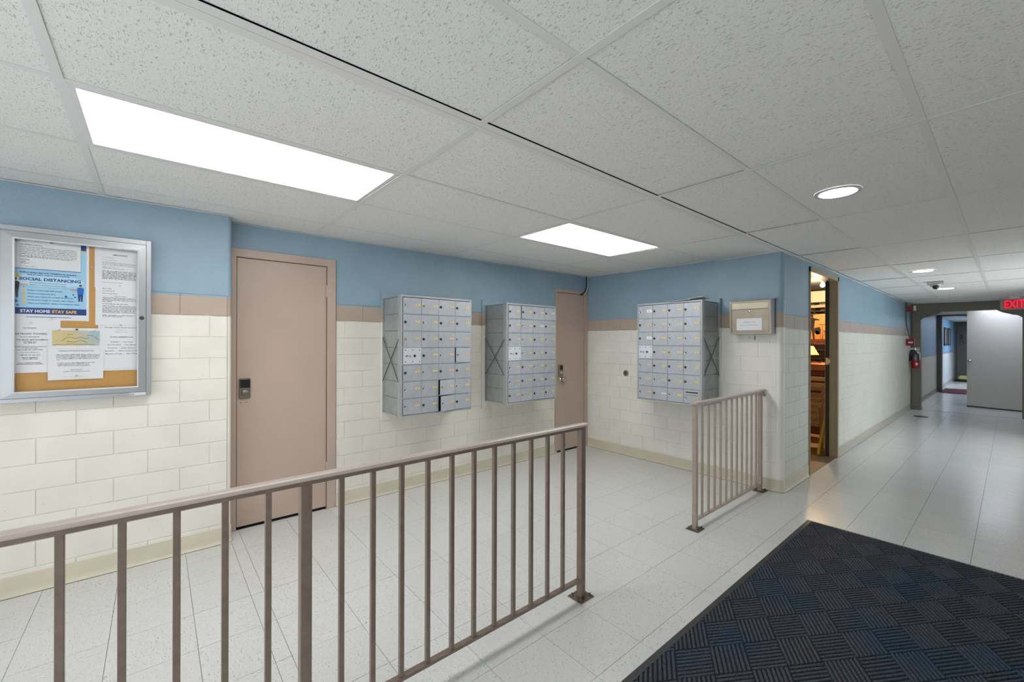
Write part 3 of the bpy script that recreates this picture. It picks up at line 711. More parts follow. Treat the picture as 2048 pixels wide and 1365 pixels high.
def dashes(bm, x0, x1, z, h, y, rnd, just=True):
    x = x0
    while x < x1-.002:
        wd = rnd.uniform(1.6, 5.2)*h
        if x+wd > x1: wd = x1-x
        # a word: a run of short strokes
        p = x
        while p < x+wd-h*.2:
            q = min(p+h*rnd.uniform(.35, .6), x+wd)
            zt = z+h*(rnd.choice([.62, .62, .62, .95]))
            vs = [bm.verts.new(v) for v in ((p, y, z), (q, y, z), (q, y, zt), (p, y, zt))]; bm.faces.new(vs)
            p = q+h*.17
        x += wd+h*.55
bm = B(); dashes(bm, -.076, .074, .045, .005, -.0008, random.Random(2)); fin('small_print', bm, M_grey, nt_)
bm = B(); cyl(bm, (4.2798, 1.60, 1.395), .004, -.003, 'x', 10); box(bm, (4.272, 1.548, 1.372), (4.2798, 1.553, 1.408)); cyl(bm, (4.2798, 1.70, 1.352), .003, -.002, 'x', 8); cyl(bm, (4.2798, 1.425, 1.353), .003, -.002, 'x', 8)
fin('wall_screw', bm, M_lock, we)
# round cover plate on the end wall
t = empty('round_cover_plate', (4.28, 2.967, .975), label='small round steel cover plate on the end wall', cat='cover plate')
bm = B(); lathe(bm, (4.2795, 2.967, .975), [(.036, 0), (.036, -.003), (.032, -.005), (0, -.006)], 32, 'x'); pl = fin('plate', bm, M_nickel, t)
bm = B(); cyl(bm, (4.2735, 2.967, .975), .012, -.003, 'x', 16); fin('centre_screw', bm, M_lock, t)
# ================================================================= NOTICEBOARD
nb = empty('noticeboard', (-.33, 3.39, 1.026), label='glazed aluminium wall noticeboard full of pinned papers', cat='noticeboard')
X0, X1, Z0, Z1 = -.64, -.026, 1.026, 1.948; yF = 3.332
bm = B()
box(bm, (X0, yF, Z0), (X0+.022, 3.3895, Z1), .001); box(bm, (X1-.022, yF, Z0), (X1, 3.3895, Z1), .001)
box(bm, (X0+.022, yF, Z0), (X1-.022, 3.3895, Z0+.021), .001); box(bm, (X0+.022, yF, Z1-.026), (X1-.022, 3.3895, Z1), .001)
fin('case_frame', bm, M_alu, nb)
fin('cork_panel', bx((X0+.022, 3.373, Z0+.02), (X1-.022, 3.3895, Z1-.025)), mat('cork', (206, 158, 92), .85, bump=.4, bscale=300, vary=.25, vscale=220), nb)
# mitred door frame
ox0, ox1, oz0, oz1 = -.6165, -.0495, Z0+.0225, Z1-.0275; ix0, ix1, iz0, iz1 = -.566, -.089, 1.082, 1.882
df = B()
def mitre(bm, P):
    bm.faces.new([bm.verts.new(p) for p in P])
def ring(bm, a, b, mi=0):
    """a,b: (x0,x1,z0,z1,y) rectangles"""
    A = [(a[0], a[4], a[2]), (a[1], a[4], a[2]), (a[1], a[4], a[3]), (a[0], a[4], a[3])]; Bq = [(b[0], b[4], b[2]), (b[1], b[4], b[2]), (b[1], b[4], b[3]), (b[0], b[4], b[3])]
    for i in range(4):
        f = bm.faces.new([bm.verts.new(p) for p in (A[i], A[(i+1) % 4], Bq[(i+1) % 4], Bq[i])]); f.material_index = mi
ring(df, (ox0, ox1, oz0, oz1, 3.36), (ox0, ox1, oz0, oz1, yF+.001)); ring(df, (ox0, ox1, oz0, oz1, yF+.001), (ix0-.006, ix1+.006, iz0-.006, iz1+.006, yF-.001))
ring(df, (ix0-.006, ix1+.006, iz0-.006, iz1+.006, yF-.001), (ix0, ix1, iz0, iz1, yF+.004), 1); ring(df, (ix0, ix1, iz0, iz1, yF+.004), (ix0, ix1, iz0, iz1, yF+.022), 1)
bmesh.ops.remove_doubles(df, verts=df.verts, dist=1e-6); bmesh.ops.recalc_face_normals(df, faces=df.faces)
dfo = fin('door_frame', df, [M_alu, mat('bright_lip', (224, 226, 230), .3, .3)], nb)
gl = bpy.data.materials.new('clear_pane'); gl.use_nodes = True; gb = gl.node_tree.nodes['Principled BSDF']
gb.inputs['Transmission Weight'].default_value = 1; gb.inputs['Roughness'].default_value = .02; gb.inputs['IOR'].default_value = 1.2; gb.inputs['Alpha'].default_value = .25
fin('glass_pane', bx((ix0-.004, yF+.016, iz0-.004), (ix1+.004, yF+.0175, iz1+.004)), gl, nb)
bm = B()
for k in range(30): cyl(bm, (-.6185, yF-.002, Z0+.028+k*.0293), .0045, .0275, 'z', 10)
fin('piano_hinge', bm, M_alu, nb)
bm = B(); lathe(bm, (-.0685, yF, 1.486), [(.011, .001), (.011, -.004), (.008, -.005), (0, -.004)], 22, 'y'); lk = fin('lock_cylinder', bm, M_lock, nb)
fin('maker_sticker', bx((-.121, yF-.0006, 1.0285), (-.05, yF+.0005, 1.0445)), mat('sticker_pale', (206, 209, 218), .5), nb)
text_obj('lettering', 'KW', (-.118, yF-.0009, 1.0315), .013, M_navy, nb, width=.019)
PY = 3.3725
def paperobj(name, x0, x1, z0, z1, y, label, m=M_paper, tilt=0, group='papers pinned in the noticeboard', curl=0):
    bm = B(); nx = 6
    for i in range(nx):
        pass
    a = []; cx = (x0+x1)/2
    for k in range(2):
        for i in range(nx+1):
            xx = x0+(x1-x0)*i/nx
            for z in (z0, z1):
                a.append(bm.verts.new((xx+tilt*(z-z0), y-.0004*k-(curl*((i/nx-.5)**2) if z == z0 else 0), z+(xx-cx)*tilt)))
    n = (nx+1)*2
    for i in range(nx):
        bm.faces.new([a[n+2*i], a[n+2*i+2], a[n+2*i+3], a[n+2*i+1]]); bm.faces.new([a[2*i+1], a[2*i+3], a[2*i+2], a[2*i]])
    bmesh.ops.recalc_face_normals(bm, faces=bm.faces)
    return fin(name, bm, m, label=label, cat='paper', group=group, origin=(cx, y, z0))
def flat(parent, name, x0, x1, z0, z1, y, m):
    bm = B(); bm.faces.new([bm.verts.new(p) for p in ((x0, y, z0), (x1, y, z0), (x1, y, z1), (x0, y, z1))]); return fin(name, bm, m, parent)
def disc(bm, x, z, r, y, n=16, sx=1):
    bm.faces.new([bm.verts.new((x+sx*r*math.cos(2*math.pi*i/n), y, z+r*math.sin(2*math.pi*i/n))) for i in range(n)])
def joined_text(parent, items, m, y):
    """items: (string, x, z, size, width, align)"""
    bm = B()
    for s, x, z, size, width, al in items:
        o = text_obj('tmp', s, (0, 0, 0), size, m, None, width=width, align='LEFT')
        xs = [v.co.x for v in o.data.vertices]; wd = max(xs)-min(xs)
        dx = x-(wd/2 if al == 'C' else 0)
        o.data.transform(Matrix.Translation((dx, y, z))); bm.from_mesh(o.data)
        ORI.pop(o.name, None); bpy.data.objects.remove(o)
    return fin('lettering', bm, m, parent)
def print_block(parent, rows, m, y, seed):
    bm = B(); rnd = random.Random(seed)
    for x0, x1, z, h in rows: dashes(bm, x0, x1, z, h, y, rnd)
    return fin('small_print', bm, m, parent)
# health poster
y = PY-.0005
po = paperobj('health_poster', -.584, -.294, 1.461, 1.893, y, 'blue social distancing poster at the top left of the noticeboard', group=None)
y1 = y-.0008
flat(po, 'printed_field', -.584, -.305, 1.527, 1.893, y1, M_sky)
flat(po, 'printed_navy_block', -.3262, -.305, 1.8555, 1.893, y1-.0002, M_navy); flat(po, 'printed_yellow_bar', -.3262, -.305, 1.849, 1.8553, y1-.0002, M_yel)
flat(po, 'printed_banner', -.584, -.3045, 1.492, 1.5265, y1, M_navy)
bm = B(); disc(bm, -.45, 1.675, .034, y1-.0002, 30, 4.0); fin('printed_pale_oval', bm, M_pale, po)
y2 = y1-.0006
joined_text(po, [('Follow these tips and guidelines to prevent', -.552, 1.7115, .0098, .208, 'L'), ('and protect against coronavirus:', -.527, 1.7, .0098, .158, 'L'), ('SOCIAL DISTANCING', -.5555, 1.6725, .0215, .2295, 'L')], M_blueink, y2)
joined_text(po, [('No public gatherings of more than 5 people.', -.45, 1.6585, .0066, .136, 'C'), ('Maintain 6 ft. between yourself and others.', -.45, 1.6465, .0066, .134, 'C'), ('Avoid contact with sick people.', -.526, 1.6165, .0085, .13, 'L'), ('Avoid touching your face.', -.526, 1.5995, .0085, .104, 'L'), ('Wash your hands for at least 20 seconds.', -.526, 1.5825, .0085, .17, 'L'), ('Cover your cough or sneeze with a tissue.', -.526, 1.5655, .0085, .174, 'L'), ('Clean and disinfect objects and surfaces often.', -.526, 1.5485, .0085, .196, 'L')], M_navy, y2)
joined_text(po, [('STAY HOME', -.5515, 1.501, .022, .108, 'L')], M_paper, y2); joined_text(po, [('STAY SAFE', -.437, 1.501, .022, .094, 'L')], M_yel, y2)
joined_text(po, [('For more information: bridgeportct.gov/coronavirus', -.447, 1.4755, .007, .165, 'C')], M_blueink, y2)
bm = B()
for z in (1.621, 1.604, 1.587, 1.570, 1.553): disc(bm, -.538, z, .0055, y2)
disc(bm, -.561, 1.694, .0085, y2); fin('printed_numbers_dot', bm, M_yel, po)
joined_text(po, [('1', -.5625, 1.6905, .0095, None, 'L')], M_navy, y2-.0003)
bm = B(); rnd = random.Random(5)
for x, z, r in ((-.567, 1.560, .0075), (-.560, 1.538, .0048), (-.384, 1.594, .0055), (-.356, 1.606, .0038), (-.349, 1.592, .0040)): disc(bm, x, z, r, y2)
for i in range(14):
    x = -.536+i*.0128; bm.faces.new([bm.verts.new(p) for p in ((x, y2, 1.6365), (x+.0075, y2, 1.6365), (x+.0075, y2, 1.6375), (x, y2, 1.6375))])
for s, x in ((1, -.543), (-1, -.352)):
    bm.faces.new([bm.verts.new(p) for p in ((x, y2, 1.637), (x+s*.006, y2, 1.6405), (x+s*.0045, y2, 1.637), (x+s*.006, y2, 1.6335))])
fin('printed_dots_and_arrow', bm, mat('printed_mid_blue', (28, 110, 180), .6), po)
def pfig(x, zb, h, shirt, trouser, s):
    bm = B()
    def poly(p): bm.faces.new([bm.verts.new((x+a*h*s, y2-.0003, zb+b*h)) for a, b in p])
    poly([(-.09, 0), (-.02, 0), (0, .42), (-.11, .42)]); poly([(.02, 0), (.09, 0), (.11, .42), (0, .42)]); fin('printed_trousers', bm, trouser, po)
    bm = B(); poly([(-.12, .42), (.12, .42), (.15, .78), (.05, .84), (-.05, .84), (-.15, .78)]); fin('printed_shirt', bm, shirt, po)
    bm = B(); disc(bm, x, zb+h*.92, h*.058, y2-.0003); poly([(-.18, .55), (-.15, .72), (-.45, .70), (-.45, .66), (-.2, .60)]); fin('printed_skin', bm, mat('printed_skin', (208, 160, 138), .6), po)
    bm = B(); disc(bm, x, zb+h*.965, h*.055, y2-.0005, 12, 1.1); fin('printed_hair', bm, M_ink, po)
pfig(-.328, 1.569, .094, mat('printed_royal_blue', (24, 104, 190), .6), M_navy, 1)
pfig(-.5685, 1.578, .104, M_ink, mat('printed_dark_grey', (70, 72, 88), .6), -1)
# letter over the poster
y = PY-.0035
lt = paperobj('resident_letter', -.5745, -.3275, 1.7315, 1.893, y, 'letter with signature overlapping the top of the blue poster', M_paper2, group=None)
bm = B(); disc(bm, -.4385, 1.892, .0125, y-.0008, 24, 1); fin('printed_seal', bm, mat('printed_seal_dark', (66, 62, 52), .6), lt)
joined_text(lt, [('Dear Bridgeport Resident,', -.5545, 1.8585, .0078, .083, 'L'), ('Yours truly,', -.5545, 1.779, .0078, .036, 'L')], M_navy, y-.0008)
print_block(lt, [(-.5545, -.342, 1.846-.0092*i, .0052) for i in range(6)]+[(-.5545, -.36, 1.7935, .0052), (-.5545, -.49, 1.7435, .0036)], M_grey, y-.0008, 3)
bm = B(); tube(bm, [(-.553, y-.001, 1.766), (-.545, y-.001, 1.775), (-.535, y-.001, 1.772), (-.548, y-.001, 1.757), (-.552, y-.001, 1.762), (-.538, y-.001, 1.768), (-.532, y-.001, 1.774), (-.536, y-.001, 1.756), (-.528, y-.001, 1.764), (-.524, y-.001, 1.76), (-.518, y-.001, 1.766)], .0006, 4); fin('signature', bm, M_navy, lt)
flat(lt, 'printed_rule', -.5745, -.3275, 1.7315, 1.735, y-.0006, mat('printed_mid_blue', (28, 110, 180), .6))
# two notices at right
y = PY-.0008
s1 = paperobj('smoking_notice', -.2715, -.055, 1.655, 1.893, y, 'white smoking notice in the top right of the noticeboard', group=None)
joined_text(s1, [('SMOKING', -.165, 1.8455, .0125, .062, 'C')], M_ink, y-.0008)
joined_text(s1, [('To: All Residents', -.241, 1.83, .0065, .05, 'L'), ('From: Cartright Board', -.241, 1.8155, .0065, .062, 'L')], M_grey, y-.0008)
print_block(s1, [(-.241, -.095, 1.802-.0072*i, .0042) for i in range(3)]+[(-.241, -.17, 1.783-.0072, .0042)]+[(-.241, -.14, 1.768, .0042)]+[(-.241, -.15, 1.687, .0036)], M_grey, y-.0008, 9)
print_block(s1, [(-.241, -.095, 1.752-.0073*i, .0050) for i in range(7)], M_ink, y-.0008, 11)
y = PY-.0022
s2 = paperobj('complaints_notice', -.2685, -.055, 1.44, 1.668, y, 'white notice dated May pinned below the smoking notice', group=None)
joined_text(s2, [('May 1, 2022', -.239, 1.651, .0065, .037, 'L'), ('To: All Residents', -.239, 1.637, .0065, .05, 'L'), ('From: Cartright Board', -.239, 1.622, .0065, .062, 'L'), ('Noise Complaints', -.163, 1.608, .0066, .052, 'C')], M_ink, y-.0008)
print_block(s2, [(-.239, -.095, 1.598-.0074*i, .0044) for i in range(3)]+[(-.239, -.20, 1.5755, .0044), (-.239, -.13, 1.562, .0044)]+[(-.239, -.095, 1.55-.0074*i, .0044) for i in range(6)]+[(-.239, -.1, 1.496, .0044), (-.239, -.15, 1.4885, .0044)], M_ink, y-.0008, 12)
y = PY-.0036
s3 = paperobj('board_members_list', -.2565, -.055, 1.1775, 1.448, y, 'white board members list low on the right of the noticeboard', group=None)
joined_text(s3, [('Cartright Tower Condo Association', -.158, 1.4245, .0085, .145, 'C'), ('BOARD MEMBERS 2020', -.157, 1.3695, .0085, .098, 'C'), ('President ..... Lois Holly', -.157, 1.341, .0085, .096, 'C'), ('Vice President ..... Irina Matuk', -.157, 1.3235, .0085, .125, 'C'), ('Treasurer ..... Judith Kudlacik', -.157, 1.306, .0085, .12, 'C'), ('Secretary ..... Valerie Leach-Green', -.158, 1.289, .0085, .141, 'C'), ('Member at Large ..... Alan Helling', -.157, 1.272, .0085, .137, 'C')], M_ink, y-.0008)
joined_text(s3, [('50 Cartright Street', -.158, 1.411, .006, .045, 'C'), ('Bridgeport, CT 06604', -.158, 1.399, .006, .056, 'C')], M_grey, y-.0008)
bm = B()
for a, b, c, d in ((-.246, -.0885, 1.44, 1.4407), (-.246, -.2453, 1.186, 1.44), (-.246, -.0885, 1.186, 1.1867)): bm.faces.new([bm.verts.new(p) for p in ((a, y-.0007, c), (b, y-.0007, c), (b, y-.0007, d), (a, y-.0007, d))])
fin('printed_border', bm, M_grey, s3)
# management notice
y = PY-.0022
mg = paperobj('management_notice', -.606, -.405, 1.179, 1.462, y, 'white property management notice low on the left of the noticeboard', group=None, tilt=.003)
joined_text(mg, [('ON THE MARK', -.5165, 1.4145, .0085, .049, 'C'), ('CARTRIGHT TOWERS', -.5165, 1.3825, .0125, .122, 'C'), ('ON THE MARK MANAGEMENT', -.5165, 1.3515, .0095, .135, 'C')], M_ink, y-.0008)
joined_text(mg, [('PROPERTY MANAGED BY', -.5165, 1.368, .0068, .070, 'C'), ('FOR EMERGENCIES, PLEASE CONTACT', -.5165, 1.316, .0066, .122, 'C'), ('PROPERTY MANAGER', -.5165, 1.3085, .0066, .057, 'C'), ('Your Property Manager is:', -.5165, 1.286, .0066, .066, 'C')], M_ink, y-.0008)
print_block(mg, [(-.54, -.493, 1.343, .0044), (-.538, -.495, 1.336, .0044), (-.562, -.469, 1.3, .0045), (-.552, -.48, 1.272, .005), (-.545, -.487, 1.258, .005), (-.54, -.49, 1.2505, .005), (-.558, -.474, 1.2305, .0045), (-.562, -.469, 1.223, .0045)], M_ink, y-.0008, 21)
# parking rules in the middle
y = PY-.0056
pk = paperobj('parking_rules', -.451, -.2345, 1.1345, 1.4205, y, 'white parking rules sheet, frontmost at the bottom centre of the noticeboard', group=None, curl=.006)
joined_text(pk, [('PARKING LOT RULES & REGULATIONS', -.342, 1.291, .0078, .136, 'C'), ('Board of Directors', -.342, 1.187, .0066, .042, 'C'), ('Cartright Towers Condominium Association', -.342, 1.178, .0062, .104, 'C')], M_ink, y-.0009)
print_block(pk, [(-.435, -.249, 1.271-.0073*i, .0044) for i in range(4)]+[(-.435, -.407, 1.2415, .0044)]+[(-.435, -.27, 1.2255, .0044), (-.435, -.29, 1.218, .0044), (-.435, -.29, 1.2105, .0044)], M_ink, y-.0009, 33)
bm = B()
for a, b, c, d in ((-.438, -.2475, 1.305, 1.3057), (-.438, -.4374, 1.15, 1.305), (-.2481, -.2475, 1.15, 1.305), (-.438, -.2475, 1.15, 1.1506)): bm.faces.new([bm.verts.new(p) for p in ((a, y-.0008, c), (b, y-.0008, c), (b, y-.0008, d), (a, y-.0008, d))])
fin('printed_border', bm, M_grey, pk)
def scenic():
    m = bpy.data.materials.new('printed_dunes'); m.use_nodes = True; N = m.node_tree.nodes; L = m.node_tree.links; b = N['Principled BSDF']
    tc = N.new('ShaderNodeTexCoord'); s = N.new('ShaderNodeSeparateXYZ'); L.new(tc.outputs['Object'], s.inputs[0])
    r = N.new('ShaderNodeMapRange'); r.inputs['From Min'].default_value = -.02; r.inputs['From Max'].default_value = .09; L.new(s.outputs['X'], r.inputs['Value'])
    r2 = N.new('ShaderNodeMapRange'); r2.inputs['From Min'].default_value = -.03; r2.inputs['From Max'].default_value = .04; L.new(s.outputs['Z'], r2.inputs['Value'])
    mu = N.new('ShaderNodeMath'); mu.operation = 'MULTIPLY'; L.new(r.outputs[0], mu.inputs[0]); L.new(r2.outputs[0], mu.inputs[1])
    mx = N.new('ShaderNodeMix'); mx.data_type = 'RGBA'; mx.inputs[6].default_value = rgb(208, 190, 136); mx.inputs[7].default_value = rgb(160, 186, 196); L.new(mu.outputs[0], mx.inputs[0]); L.new(mx.outputs[2], b.inputs['Base Color']); b.inputs['Roughness'].default_value = .5
    return m
ph = paperobj('dune_postcard', -.434, -.2505, 1.3245, 1.4065, PY-.0085, 'small gold landscape picture pinned over the parking rules sheet', scenic(), group=None)
bm = B(); yy = PY-.0095
for pts in ([(-.40, 1.35), (-.385, 1.364), (-.37, 1.371), (-.345, 1.362), (-.325, 1.371), (-.31, 1.362), (-.29, 1.366)], [(-.38, 1.345), (-.365, 1.347), (-.35, 1.341), (-.33, 1.352), (-.315, 1.350), (-.30, 1.339)], [(-.30, 1.378), (-.288, 1.383), (-.275, 1.376)], [(-.378, 1.383), (-.365, 1.386), (-.356, 1.384)], [(-.434, 1.326), (-.41, 1.33), (-.39, 1.327), (-.36, 1.333), (-.33, 1.328), (-.30, 1.332), (-.27, 1.328)], [(-.27, 1.372), (-.262, 1.362), (-.255, 1.356)]):
    tube(bm, [(a, yy, b) for a, b in pts], .0008, 4)
fin('printed_ridge_lines', bm, mat('printed_olive', (112, 98, 58), .6), ph)
# pushpins
def pin(x, z, c, label, dy=.004):
    t = empty('pushpin', (x, PY-dy, z), label=label, cat='pushpin', group='pushpins in the noticeboard')
    bm = B(); lathe(bm, (x, PY-dy, z), [(.0048, 0), (.0048, -.0015), (.0022, -.003), (.0022, -.008), (.0042, -.010), (.0042, -.0115), (0, -.012)], 14, 'y')
    fin('head', bm, c, t)
M_clear = mat('clear_plastic_pin', (226, 226, 214), .2); M_grn = mat('green_pin', (28, 104, 84), .3); M_ypin = mat('yellow_pin', (226, 206, 84), .3)
pin(-.283, 1.768, M_clear, 'clear pushpin alone in the cork strip beside the letter', .001)
pin(-.441, 1.467, M_clear, 'clear pushpin just under the blue poster'); pin(-.515, 1.447, M_clear, 'clear pushpin at the top of the management notice')
pin(-.341, 1.413, M_grn, 'green pushpin above the gold landscape picture', .0095); pin(-.412, 1.409, M_clear, 'clear pushpin at the upper left corner of the gold picture', .0095); pin(-.272, 1.408, M_clear, 'clear pushpin at the upper right corner of the gold picture', .0095)
pin(-.341, 1.156, M_ypin, 'yellow pushpin at the foot of the parking rules', .0075)
pin(-.162, 1.443, M_clear, 'clear pushpin at the top of the board members list', .0045); pin(-.166, 1.672, M_clear, 'clear pushpin between the two right-hand notices', .0025)
# ================================================================= RAILINGS
def railing(name, label, posts, bals, y, x0, x1, ztop, zbot, mid=(), cap_over=(0, 0), paintm=None, pw=.017, bwid=.0085):
    M_rail = paintm or globals()['M_rail']
    t = empty(name, ((x0+x1)/2, y, 0), label=label, cat='railing', group='metal guard railings')
    bm = B(); a, b = x0-cap_over[0], x1+cap_over[1]
    prof = [(-.024, .0), (-.027, .004), (-.022, .011), (-.012, .0135), (0, .0145), (.012, .0135), (.022, .011), (.027, .004), (.024, 0)]
    va = [bm.verts.new((a, y+p, ztop-.0145+q)) for p, q in prof]; vb = [bm.verts.new((b, y+p, ztop-.0145+q)) for p, q in prof]
    for i in range(len(prof)): bm.faces.new([va[i], va[(i+1) % len(prof)], vb[(i+1) % len(prof)], vb[i]])
    bm.faces.new(va[::-1]); bm.faces.new(vb); bmesh.ops.recalc_face_normals(bm, faces=bm.faces)
    fin('handrail_cap', bm, M_railtop, t)
    fin('top_channel', bx((x0-.01, y-.016, ztop-.030), (x1+.012, y+.016, ztop-.0145), .0015), M_rail, t)
    fin('bottom_rail', bx((x0, y-.014, zbot-.013), (x1, y+.014, zbot), .001), M_rail, t)
    for x in posts+list(mid): fin('post', bx((x-pw, y-pw, .004), (x+pw, y+pw, ztop-.03), .002), M_rail, t)
    for x in bals: fin('baluster', bx((x-bwid, y-bwid, zbot), (x+bwid, y+bwid, ztop-.03), .0012), M_rail, t)
    for x in posts:
        p = fin('base_plate', bx((x-.052, y-.046, .0003), (x+.052, y+.046, .0055), .001), M_rust, t)
        bm = B()
        for sx, sy in ((-1, 1), (1, -1), (-1, -1), (1, 1)): lathe(bm, (x+sx*.036, y+sy*.03, .0055), [(.009, 0), (.009, .004), (.0055, .005), (.0045, .014), (0, .0155)], 10)
        fin('anchor_bolt', bm, M_rust, p)
    return t
railing('guard_railing', 'long taupe metal railing across the foreground', [1.722, -.98], [1.58-.1098*k for k in range(23) if abs(1.58-.1098*k-.367) > .05], 1.471, -.98, 1.73, .92, .1, mid=(.368,), cap_over=(.02, .022))
r2 = railing('guard_railing', 'short taupe metal railing standing by the wall corner', [2.975, 4.193], [3.083+.1014*k for k in range(11)], 1.474, 2.965, 4.2, .918, .072, cap_over=(.02, .075), paintm=mat('lit_rail_enamel', (166, 151, 139), .3, bump=.1, bscale=150, vary=.12, vscale=30), pw=.0155, bwid=.0072)  # paler copy of the rail enamel, light on its faces put into the colour
bm = B(); tube(bm, [(4.262, 1.474, .90), (4.262, 1.474, .875), (4.277, 1.474, .865)], .007, 8); cyl(bm, (4.2795, 1.474, .865), .018, -.004, 'x', 16); fin('wall_bracket', bm, M_railtop, r2)
# ================================================================= DOOR MAT
dm = empty('door_mat', ((MATR[0]+MATR[2])/2, (MATR[1]+MATR[3])/2, 0), label='large dark blue-black ribbed entrance mat with rubber border', cat='mat')
M_rub = mat('mat_rubber_border', (44, 44, 46), .5, bump=.1, bscale=200)
def mat_fibre():
    m = bpy.data.materials.new('mat_fibre'); m.use_nodes = True; N = m.node_tree.nodes; L = m.node_tree.links; b = N['Principled BSDF']
    g = N.new('ShaderNodeNewGeometry')
    n = N.new('ShaderNodeTexNoise'); n.inputs['Scale'].default_value = 2.1; n.inputs['Detail'].default_value = 3; L.new(g.outputs['Position'], n.inputs['Vector'])
    r = N.new('ShaderNodeMapRange'); r.inputs['From Min'].default_value = .48; r.inputs['From Max'].default_value = .74; L.new(n.outputs['Fac'], r.inputs['Value'])
    n2 = N.new('ShaderNodeTexNoise'); n2.inputs['Scale'].default_value = 260; n2.inputs['Detail'].default_value = 2; L.new(g.outputs['Position'], n2.inputs['Vector'])
    mx = N.new('ShaderNodeMix'); mx.data_type = 'RGBA'; mx.inputs[6].default_value = rgb(76, 78, 87); mx.inputs[7].default_value = rgb(42, 76, 98); L.new(r.outputs[0], mx.inputs[0])
    r2 = N.new('ShaderNodeMapRange'); r2.inputs['From Min'].default_value = .3; r2.inputs['From Max'].default_value = .7; r2.inputs['To Min'].default_value = .45; r2.inputs['To Max'].default_value = 1.5; L.new(n2.outputs['Fac'], r2.inputs['Value'])
    sc = N.new('ShaderNodeVectorMath'); sc.operation = 'SCALE'; L.new(mx.outputs[2], sc.inputs[0]); L.new(r2.outputs[0], sc.inputs['Scale'])
    # lint specks
    v = N.new('ShaderNodeTexVoronoi'); v.inputs['Scale'].default_value = 13; L.new(g.outputs['Position'], v.inputs['Vector'])
    lt = N.new('ShaderNodeMath'); lt.operation = 'LESS_THAN'; lt.inputs[1].default_value = .022; L.new(v.outputs['Distance'], lt.inputs[0])
    m2 = N.new('ShaderNodeMix'); m2.data_type = 'RGBA'; m2.inputs[7].default_value = rgb(170, 172, 168); L.new(lt.outputs[0], m2.inputs[0]); L.new(sc.outputs[0], m2.inputs[6])
    L.new(m2.outputs[2], b.inputs['Base Color']); b.inputs['Roughness'].default_value = .95; b.inputs['Specular IOR Level'].default_value = .1
    bp = N.new('ShaderNodeBump'); bp.inputs['Strength'].default_value = .8; bp.inputs['Distance'].default_value = .002; L.new(n2.outputs['Fac'], bp.inputs['Height']); L.new(bp.outputs[0], b.inputs['Normal'])
    return m
M_fib = mat_fibre()
ax0, ay0, ax1, ay1 = MATR; bw = .032
fin('backing', bx((ax0+.02, ay0+.02, .0006), (ax1-.02, ay1-.02, .0035)), mat('mat_backing', (26, 27, 30), .9), dm)
bm = B(); 
ringsq = [(0, .0006), (.002, .0022), (bw-.005, .0068), (bw, .0068), (bw+.001, .0034)]
rr = []
for e, z in ringsq: rr.append([bm.verts.new(p) for p in ((ax0+e, ay0+e, z), (ax1-e, ay0+e, z), (ax1-e, ay1-e, z), (ax0+e, ay1-e, z))])
for p, q in zip(rr, rr[1:]):
    for i in range(4): bm.faces.new([p[i], p[(i+1) % 4], q[(i+1) % 4], q[i]])
bmesh.ops.recalc_face_normals(bm, faces=bm.faces); fin('rubber_border', bm, M_rub, dm)
I, J = Vector((.1387, -.0865, 0)), Vector((-.1387, -.0865, 0)); P0 = Vector((2.698, .857, 0))
def ribcell(parity):
    bm = B(); A, Bv = (I, J) if parity else (J, I); n = 8; side = A.length; e = .03
    # ribs run along A, stacked along Bv
    for k in range(n):
        c0, c1 = (k+.16)/n, (k+.84)/n
        prof = [(c0, .0034), (c0+.006, .0085), (c0+.022, .0105), (c1-.022, .0105), (c1-.006, .0085), (c1, .0034)]
        a = [bm.verts.new(A*e*.5+Bv*c+Vector((0, 0, z))) for c, z in prof]; b = [bm.verts.new(A*(1-e*.5)+Bv*c+Vector((0, 0, z))) for c, z in prof]
        for i in range(5): bm.faces.new([a[i], a[i+1], b[i+1], b[i]])
        bm.faces.new(a[::-1]); bm.faces.new(b)
    bmesh.ops.recalc_face_normals(bm, faces=bm.faces)
    return bm
cellm = []
for p in (0, 1):
    me = bpy.data.meshes.new('ribbed_square'); b_ = ribcell(p); b_.to_mesh(me); b_.free(); me.materials.append(M_fib); cellm.append(me)
lo = (ax0+bw+.001, ay0+bw+.001); hi = (ax1-bw-.001, ay1-bw-.001); part = []
for i in range(-24, 25):
    for j in range(-24, 25):
        o_ = P0+I*i+J*j; cs = [o_, o_+I, o_+J, o_+I+J]
        ins = [lo[0] <= c.x <= hi[0] and lo[1] <= c.y <= hi[1] for c in cs]
        par = (i+j) % 2 == 0
        me = cellm[1 if not par else 0]
        if all(ins):
            o = bpy.data.objects.new('ribbed_square', me); COL.objects.link(o); o.parent = dm; o.location = o_-ORI['door_mat']
        else:
            xs = [c.x for c in cs]; ys = [c.y for c in cs]
            if max(xs) < lo[0] or min(xs) > hi[0] or max(ys) < lo[1] or min(ys) > hi[1]: continue
            bm = B(); bm.from_mesh(me)
            for v in bm.verts: v.co += o_
            for pc, pn in (((lo[0], 0, 0), (-1, 0, 0)), ((hi[0], 0, 0), (1, 0, 0)), ((0, lo[1], 0), (0, -1, 0)), ((0, hi[1], 0), (0, 1, 0))):
                bmesh.ops.bisect_plane(bm, geom=bm.verts[:]+bm.edges[:]+bm.faces[:], plane_co=pc, plane_no=pn, clear_outer=True)
            if len(bm.faces) < 2: bm.free(); continue
            fin('ribbed_square', bm, M_fib, dm)
